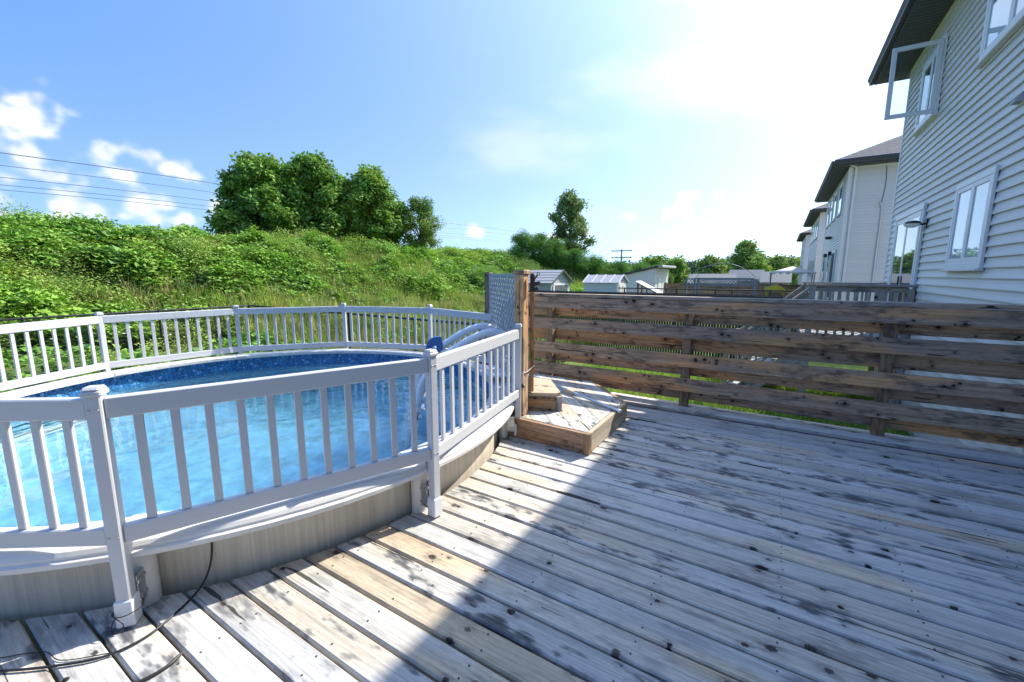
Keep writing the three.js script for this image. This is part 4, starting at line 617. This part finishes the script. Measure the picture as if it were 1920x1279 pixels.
{ // utility poles and the wires along the embankment
  const y0 = 9.6; const ps = [[-45, -140], [-45, -189], [-45, -235]];
  ps.forEach(([x, z], k) => { const t = thing('utility_pole', ['wooden utility pole with two crossarms, tallest of the row', 'wooden utility pole between the tallest pole and the far one', 'farthest small utility pole of the row'][k], 'pole', undefined, [x, 0, z]); part(t, 'shaft', cyl(0, -3, y0, 0, 0.28, 10, 0.2), M.trunk); for (const y of [8.9, 6.7]) { const a = part(t, 'crossarm', cbox(-3.4, 3.4, y, y + 0.3, -0.14, 0.14, 0.01), M.trunk); for (const xx of [-3.1, -1.6, 1.6, 3.1]) part(a, 'insulator', cyl(xx, y + 0.3, y + 0.65, 0, 0.1, 8), M.tube); } });
  [[-42, 9.0], [-44, 8.55], [-43.5, 7.72], [-45.5, 7.5], [-47, 7.35]].forEach(([x, y], k) => { const w = thing('power_wire', ['thick topmost power wire above the embankment', 'second power wire from the top above the embankment', 'third power wire from the top above the embankment', 'fourth power wire from the top above the embankment', 'lowest power wire above the embankment'][k], 'wire', 'power wires above the embankment'); const pts = []; for (let s = 0; s <= 24; s++) { const z = 30 - s * 11; const ph = ((z + 20) % 46) / 46; pts.push([x, y + 0.25 * Math.cos(ph * 2 * Math.PI) * 0.8, z]); } part(w, 'strand', tube(pts, k === 0 ? 0.03 : 0.022, 120, 5), M.steel); });
}

// ---------------------------------------------------------------- vegetation
function leafGeo(list) { // list of [base, dir, up, length, width]: folded leaves of four triangles
  const P = []; for (const [b, d, n, l, w] of list) { const s = d.clone().cross(n).normalize().multiplyScalar(w / 2), m = b.clone().addScaledVector(d, l * 0.45), t = b.clone().addScaledVector(d, l).addScaledVector(n, -l * 0.15), a = m.clone().add(s).addScaledVector(n, w * 0.18), c = m.clone().sub(s).addScaledVector(n, w * 0.18); for (const q of [b, a, m, a, t, m, b, m, c, c, m, t]) P.push(q.x, q.y, q.z); }
  const g = new THREE.BufferGeometry(); g.setAttribute('position', new THREE.Float32BufferAttribute(P, 3)); g.computeVertexNormals(); return g;
}
function sprig(seed, n, size, len, wid, flat = 0.5) { const r = rng(seed), L = []; for (let k = 0; k < n; k++) { const a = r() * 6.283, e = (r() - 0.15) * 1.2, b = new THREE.Vector3((r() - 0.5) * size, r() * size * 0.8, (r() - 0.5) * size), d = new THREE.Vector3(Math.cos(a) * Math.cos(e), Math.sin(e) * 0.7, Math.sin(a) * Math.cos(e)).normalize(), u = new THREE.Vector3((r() - 0.5) * flat, 1, (r() - 0.5) * flat).normalize(); u.addScaledVector(d, -u.dot(d)).normalize(); L.push([b, d, u, len * (0.6 + r() * 0.7), wid * (0.6 + r() * 0.7)]); } return leafGeo(L); }
function tuft(seed, n, h, spread) { const r = rng(seed), P = []; for (let k = 0; k < n; k++) { const a = r() * 6.283, l = spread * (0.2 + r()), hh = h * (0.5 + r() * 0.6), x = (r() - 0.5) * 0.2, z = (r() - 0.5) * 0.2, w = 0.007 + r() * 0.006, ca = Math.cos(a), sa = Math.sin(a); const p0 = [x - sa * w, 0, z + ca * w], p1 = [x + sa * w, 0, z - ca * w], m = [x + ca * l * 0.35, hh * 0.62, z + sa * l * 0.35], m0 = [m[0] - sa * w * 0.8, m[1], m[2] + ca * w * 0.8], m1 = [m[0] + sa * w * 0.8, m[1], m[2] - ca * w * 0.8], t = [x + ca * l, hh, z + sa * l]; P.push(...p0, ...p1, ...m1, ...p0, ...m1, ...m0, ...m0, ...m1, ...t); } const g = new THREE.BufferGeometry(); g.setAttribute('position', new THREE.Float32BufferAttribute(P, 3)); g.computeVertexNormals(); return g; }
const leafMat = (r, g, b) => phys({ color: rgb(r, g, b), roughness: 0.75, transmission: 0.38, thickness: 0, side: THREE.DoubleSide, specularIntensity: 0.4 });
const leafStd = (r, g, b) => std({ color: rgb(r, g, b), roughness: 0.8, side: THREE.DoubleSide });
const V3 = (x, y, z) => new THREE.Vector3(x, y, z), Q = new THREE.Quaternion(), Y = V3(0, 1, 0);
const place = (x, y, z, s, r, tilt = 0.25) => new THREE.Matrix4().compose(V3(x, y, z), new THREE.Quaternion().setFromEuler(new THREE.Euler((r() - 0.5) * tilt * 2, r() * 6.283, (r() - 0.5) * tilt * 2)), V3(s, s, s));
{
  const r = rng(404);
  const groups = { broad: [[], []], small: [[], []], big: [[], []], grass: [[], []], dry: [[], []] };
  const add = (k, m, c) => { groups[k][0].push(m); groups[k][1].push(c); };
  const tone = (a, b, t, v) => new THREE.Color().setRGB(mix(a[0], b[0], t) * v, mix(a[1], b[1], t) * v, mix(a[2], b[2], t) * v);
  const G1 = [0.8, 1.0, 0.75], G2 = [1.75, 1.5, 1.05];
  const cell = (x, z, dens, sc) => {
    const n = Math.floor(dens) + (r() < dens % 1 ? 1 : 0);
    for (let k = 0; k < n; k++) {
      const px = x + r(), pz = z + r(), y = hillH(px, pz);
      const mead = fbm(px * 0.16 + 3, pz * 0.13 + 8, 500, 3), pat = fbm(px * 0.5, pz * 0.5, 520, 3), v = (0.55 + r() * 0.6) * (0.65 + 0.7 * fbm(px * 0.35 + 50, pz * 0.35, 540, 3)), hue = sstep(0.35, 0.65, fbm(px * 0.28, pz * 0.28 + 70, 560, 3));
      const meadow = sstep(0.52, 0.66, mead + 0.18 * sstep(-9.5, -12.5, pz) - 0.22 * sstep(-17, -22, pz) - 0.16 * sstep(-16, -19, px) - 0.14 * sstep(-8, -5, pz));
      if (r() < meadow * 0.85) { if (r() < 0.8) add('grass', place(px, y - 0.03, pz, (0.8 + r() * 0.7) * sc, r, 0.12), tone(G1, G2, r() * 0.8 + 0.2, v)); else add('dry', place(px, y - 0.03, pz, (0.8 + r() * 0.6) * sc, r, 0.12), tone([1, 1, 1], [1.2, 1.1, 0.9], r(), v)); }
      else if (pat > 0.56) add('small', place(px, y + r() * 0.55 * pat, pz, (0.8 + r() * 0.7) * sc, r, 0.4), tone(G1, G2, 0.1 + hue * 0.6 + r() * 0.3, v));
      else if (r() < 0.07) add('big', place(px, y + 0.1 + r() * 0.25, pz, 0.8 + r() * 0.6, r, 0.3), tone(G1, [1.1, 1.2, 1.0], r(), v));
      else add('broad', place(px, y + r() * 0.35, pz, (0.8 + r() * 0.7) * sc, r, 0.35), tone(G1, G2, hue * 0.55 + r() * 0.25, v));
    }
  };
  for (let z = -62; z < 5; z++) for (let x = -27; x < -5; x++) {
    if (z > -7 && x > -14.4) { if (x > -13.6 && x < -8.2 && z < 2) cell(x, z, 14, 0.8); continue; }
    const dist = Math.hypot(x, z); const lawn = x > -8 && z < -13; if (lawn) continue;
    let dens = x > -22 ? (dist < 24 ? 58 : dist < 40 ? 34 : 20) : 10; if (x > -12) dens *= 0.7;
    cell(x, z, dens, dist > 32 ? 1.35 : 1);
  }
  for (let z = -140; z < -62; z += 1) for (let x = -27; x < -12; x += 1) cell(x, z, 7, 2.2);
  // shrubs along the crest and on the slope: domes of sprigs
  const dome = (cx, cz, rx, h, n, kind, t) => { for (let k = 0; k < n; k++) { const a = r() * 6.283, q = Math.sqrt(r()), e = r(), x = cx + Math.cos(a) * q * rx, z = cz + Math.sin(a) * q * rx, top = h * Math.sqrt(1 - q * q * 0.9) * (0.75 + 0.5 * vnoise(x * 2, z * 2, 77)); add(kind, place(x, hillH(x, z) + top * Math.pow(e, 0.5), z, 0.8 + r() * 0.6, r, 0.6), tone(G1, G2, t + r() * 0.4, 0.7 + r() * 0.5)); } };
  for (let k = 0; k < 26; k++) { const z = 3 - k * 0.55 - r() * 0.4; dome(-19.6 - r() * 2.6, z, 0.7 + r() * 0.7, 0.4 + r() * (k < 14 ? 0.6 : 0.4), 150, r() < 0.5 ? 'broad' : 'small', 0.1); }
  for (let k = 0; k < 46; k++) { const z = -11 - k * 0.9 - r(); dome(-19.5 - r() * 3, z, 0.7 + r() * 0.8, 0.4 + r() * 0.6, 120, 'small', 0.5); }
  for (let k = 0; k < 70; k++) dome(-14.6 - r() * 5.2, 2.5 - r() * 27, 0.45 + r() * 0.7, 0.4 + r() * 0.75, 110, r() < 0.6 ? 'broad' : 'small', 0.1 + r() * 0.3);
  const geo = { broad: sprig(1, 13, 0.30, 0.13, 0.095), small: sprig(2, 22, 0.30, 0.065, 0.045), big: sprig(3, 6, 0.3, 0.30, 0.26, 0.3), grass: tuft(4, 20, 0.55, 0.22), dry: tuft(5, 16, 0.75, 0.2) };
  const mats = { broad: leafMat(0.20, 0.36, 0.06), small: leafMat(0.27, 0.40, 0.10), big: leafMat(0.18, 0.32, 0.09), grass: leafMat(0.24, 0.35, 0.075), dry: leafMat(0.40, 0.38, 0.17) };
  const lab = { broad: ['embankment_weeds', 'dense broad-leaved green weeds covering the embankment'], small: ['embankment_brambles', 'small-leaved green brambles on the embankment'], big: ['burdock_leaves', 'large pale burdock leaves among the weeds'], grass: ['meadow_grass', 'tall green grass on the embankment'], dry: ['seeding_grass', 'straw-coloured seeding grass on the embankment'] };
  for (const k of Object.keys(groups)) stuff(scene, lab[k][0], geo[k], mats[k], groups[k][0], groups[k][1], lab[k][1], 'vegetation');
  // flower heads
  const fm = [], fy = []; for (let k = 0; k < 900; k++) { const x = -13.6 - r() * 5, z = 1 - r() * 20; fm.push(place(x, hillH(x, z) + 0.35 + r() * 0.35, z, 0.6 + r() * 0.7, r, 0.3)); } for (let k = 0; k < 380; k++) { const x = -9 - r() * 8, z = -8 - r() * 9; fy.push(place(x, hillH(x, z) + 0.35 + r() * 0.3, z, 0.5 + r() * 0.6, r, 0.3)); }
  const disc = new THREE.CircleGeometry(0.035, 7); disc.rotateX(-Math.PI / 2); disc.translate(0, 0.02, 0);
  stuff(scene, 'white_flowers', disc, leafStd(0.65, 0.66, 0.58), fm, null, 'flat white flower heads among the weeds', 'flowers'); stuff(scene, 'yellow_flowers', disc, leafStd(0.75, 0.58, 0.03), fy, null, 'small yellow flowers in the long grass', 'flowers');
  // grass beyond the deck edge, seen through the fence
  const gm = [], gc = []; for (let k = 0; k < 9000; k++) { const x = -4 + r() * 6, z = -5.2 - r() * 7.5; gm.push(place(x, -1.0, z, 0.25 + r() * 0.3, r, 0.2)); gc.push(tone(G1, G2, r(), 0.8 + r() * 0.5)); }
  stuff(scene, 'yard_grass', geo.grass, mats.grass, gm, gc, 'short green grass in the side yard', 'grass');
}
// trees: tapered trunk, limbs, and a crown of leaf clumps gathered in lobes
const CROWN = { oak: sprig(31, 14, 0.42, 0.17, 0.12, 1.2), fine: sprig(32, 16, 0.36, 0.11, 0.075, 1.2), needle: sprig(33, 18, 0.34, 0.13, 0.03, 1.2) };
function tree(name, label, x, z, base, top, rad, o) {
  const r = rng(o.seed), t = thing(name, label, o.category || 'tree', o.group, [x, base, z]), H = top - base;
  const limbs = []; const th = o.trunk ?? 0.3; const segs = [];
  segs.push(tube([[0, -0.3, 0], [0.05 * H * 0.2, H * 0.3, 0], [0, H * 0.8, 0.05]], 0.02 * H + 0.03, 8, 8));
  const lobes = [];
  for (let k = 0; k < o.lobes; k++) { const a = k * 2.4 + r(), u = (k + 0.5) / o.lobes, y = H * (th + (0.93 - th) * u), w = rad * Math.sin(Math.PI * clamp(0.2 + u * 0.74)) * 0.92, q = w * Math.sqrt(r()); const c = [Math.cos(a) * q, y, Math.sin(a) * q]; lobes.push([...c, rad * (o.lobe ?? 0.42) * (0.55 + 0.9 * r())]); segs.push(tube([[0, Math.max(0.1, y - q * 0.9 - 0.2), 0], [c[0] * 0.5, y - q * 0.35, c[2] * 0.5], c], 0.008 * H + 0.012, 6, 5)); }
  part(t, 'trunk', segs, M.trunk);
  const m = [], cl = []; for (const [cx, cy, cz, lr] of lobes) { const n = Math.floor(o.n / o.lobes); for (let k = 0; k < n; k++) { const d = V3(r() - 0.5, r() - 0.5, r() - 0.5).normalize().multiplyScalar(lr * Math.pow(r(), 0.42) * (0.8 + 0.4 * r())); d.y *= 0.8; m.push(place(cx + d.x, cy + d.y, cz + d.z, (o.size ?? 1) * (0.7 + r() * 0.6), r, 0.8)); const v = 0.7 + r() * 0.6; cl.push(new THREE.Color().setRGB(v * (0.85 + r() * 0.4), v, v * 0.9)); } }
  stuff(t, 'crown', CROWN[o.leaf || 'oak'], o.mat, m, cl); return t;
}
{
  const dk = leafMat(0.18, 0.34, 0.06), md = leafMat(0.22, 0.38, 0.065), lt = leafMat(0.22, 0.34, 0.075), bl = leafMat(0.22, 0.33, 0.12), hd = leafMat(0.13, 0.30, 0.05);
  const big = (lab, x, z, top, rad, seed, mat, n) => tree('broadleaf_tree', lab, x, z, 2.2, top, rad, { seed, lobes: 60, lobe: 0.24, n, mat, trunk: 0.1, size: 1.15 });
  big('large green tree, leftmost of the merged clump on the crest', -23.6, -12.9, 7.2, 2.5, 1, dk, 2900);
  big('tallest green tree in the middle of the merged clump on the crest', -22.7, -15.3, 7.75, 2.4, 2, dk, 2900);
  big('broad green tree right behind the tallest one in the clump', -22.6, -16.9, 6.7, 2.0, 7, dk, 2000);
  big('rounded brighter green tree between the tallest tree and the thin-stemmed one', -21.3, -18.1, 7.45, 2.1, 3, md, 2400);
  tree('small_tree', 'lighter green small tree with thin pale stems at the end of the clump', -19.4, -20.3, 2.2, 6.1, 1.35, { seed: 4, lobes: 20, lobe: 0.3, n: 900, mat: lt, trunk: 0.2, leaf: 'fine' });
  tree('slender_tree', 'tall slender airy tree standing alone beyond the brambles', -18.6, -41.0, 2.0, 9.5, 2.7, { seed: 5, lobes: 34, n: 560, mat: bl, trunk: 0.2, lobe: 0.2, size: 1.6 });
  // cedar hedge stepping down towards the sheds
  [[-19.8, -33.5, 5.0, 1.5], [-18.6, -34.6, 4.9, 1.6], [-17.2, -35.4, 4.3, 1.5], [-16.0, -36.4, 3.5, 1.4], [-14.6, -37.6, 2.8, 1.5], [-13.0, -39.2, 2.4, 1.6], [-11.6, -41, 2.2, 1.5], [-10.0, -42.5, 2.1, 1.5]].forEach(([x, z, top, w], k) => tree('cedar_shrub', ['first and tallest cedar of the hedge beneath the slender tree', 'second cedar of the sloping hedge', 'third cedar of the sloping hedge', 'fourth cedar of the sloping hedge', 'fifth cedar of the sloping hedge', 'sixth cedar of the hedge behind the plastic shed', 'seventh cedar of the hedge near the lean-to shed', 'last and lowest cedar of the hedge by the lean-to shed'][k], x, z, Math.min(hillH(x, z), 1.5) - 0.3, top, w, { seed: 20 + k, lobes: 16, n: 1500, mat: hd, trunk: 0.05, leaf: 'needle', category: 'shrub', group: 'cedars of the sloping hedge', size: 1.2 }));
  // trees far down the yards
  const L = 'leafy green tree far beyond the yards', GG = 'distant trees beyond the yards';
  [[-10.5, -52, 2.6, 1.5], [-7.3, -56, 3.0, 1.8], [-4.2, -66, 5.4, 2.3], [-2.9, -64, 3.0, 1.8], [-1.0, -78, 3.6, 2.0], [0.6, -88, 3.4, 2.2], [-14.5, -58, 3.0, 2.0], [-3, -120, 4, 4], [5, -130, 4, 5], [-13, -115, 4, 4]].forEach(([x, z, top, w], k) => tree('distant_tree', k === 2 ? 'tallest distant green tree behind the bare gazebo frame' : L, x, z, -1.2, top, w, { seed: 50 + k, lobes: 14, n: 800, mat: k % 3 ? lt : md, trunk: 0.12, group: GG, size: 1.5 + w * 0.2 }));
  { // wooded line on the horizon
    const r = rng(606), m = [], c = []; for (let k = 0; k < 15000; k++) { const a = -1.25 + r() * 1.75, D = 230 + r() * 60, x = Math.sin(a) * D, z = -Math.cos(a) * D; m.push(place(x, -2 + r() * (7 + 3 * vnoise(a * 30, 1, 9)), z, 5 + r() * 4, r, 0.8)); const v = 0.7 + r() * 0.5; c.push(new THREE.Color().setRGB(v, v, v)); }
    stuff(scene, 'far_woods', CROWN.oak, leafStd(0.10, 0.16, 0.07), m, c, 'far-off line of woods on the horizon', 'woods');
  }
}
renderer.render(scene, camera);
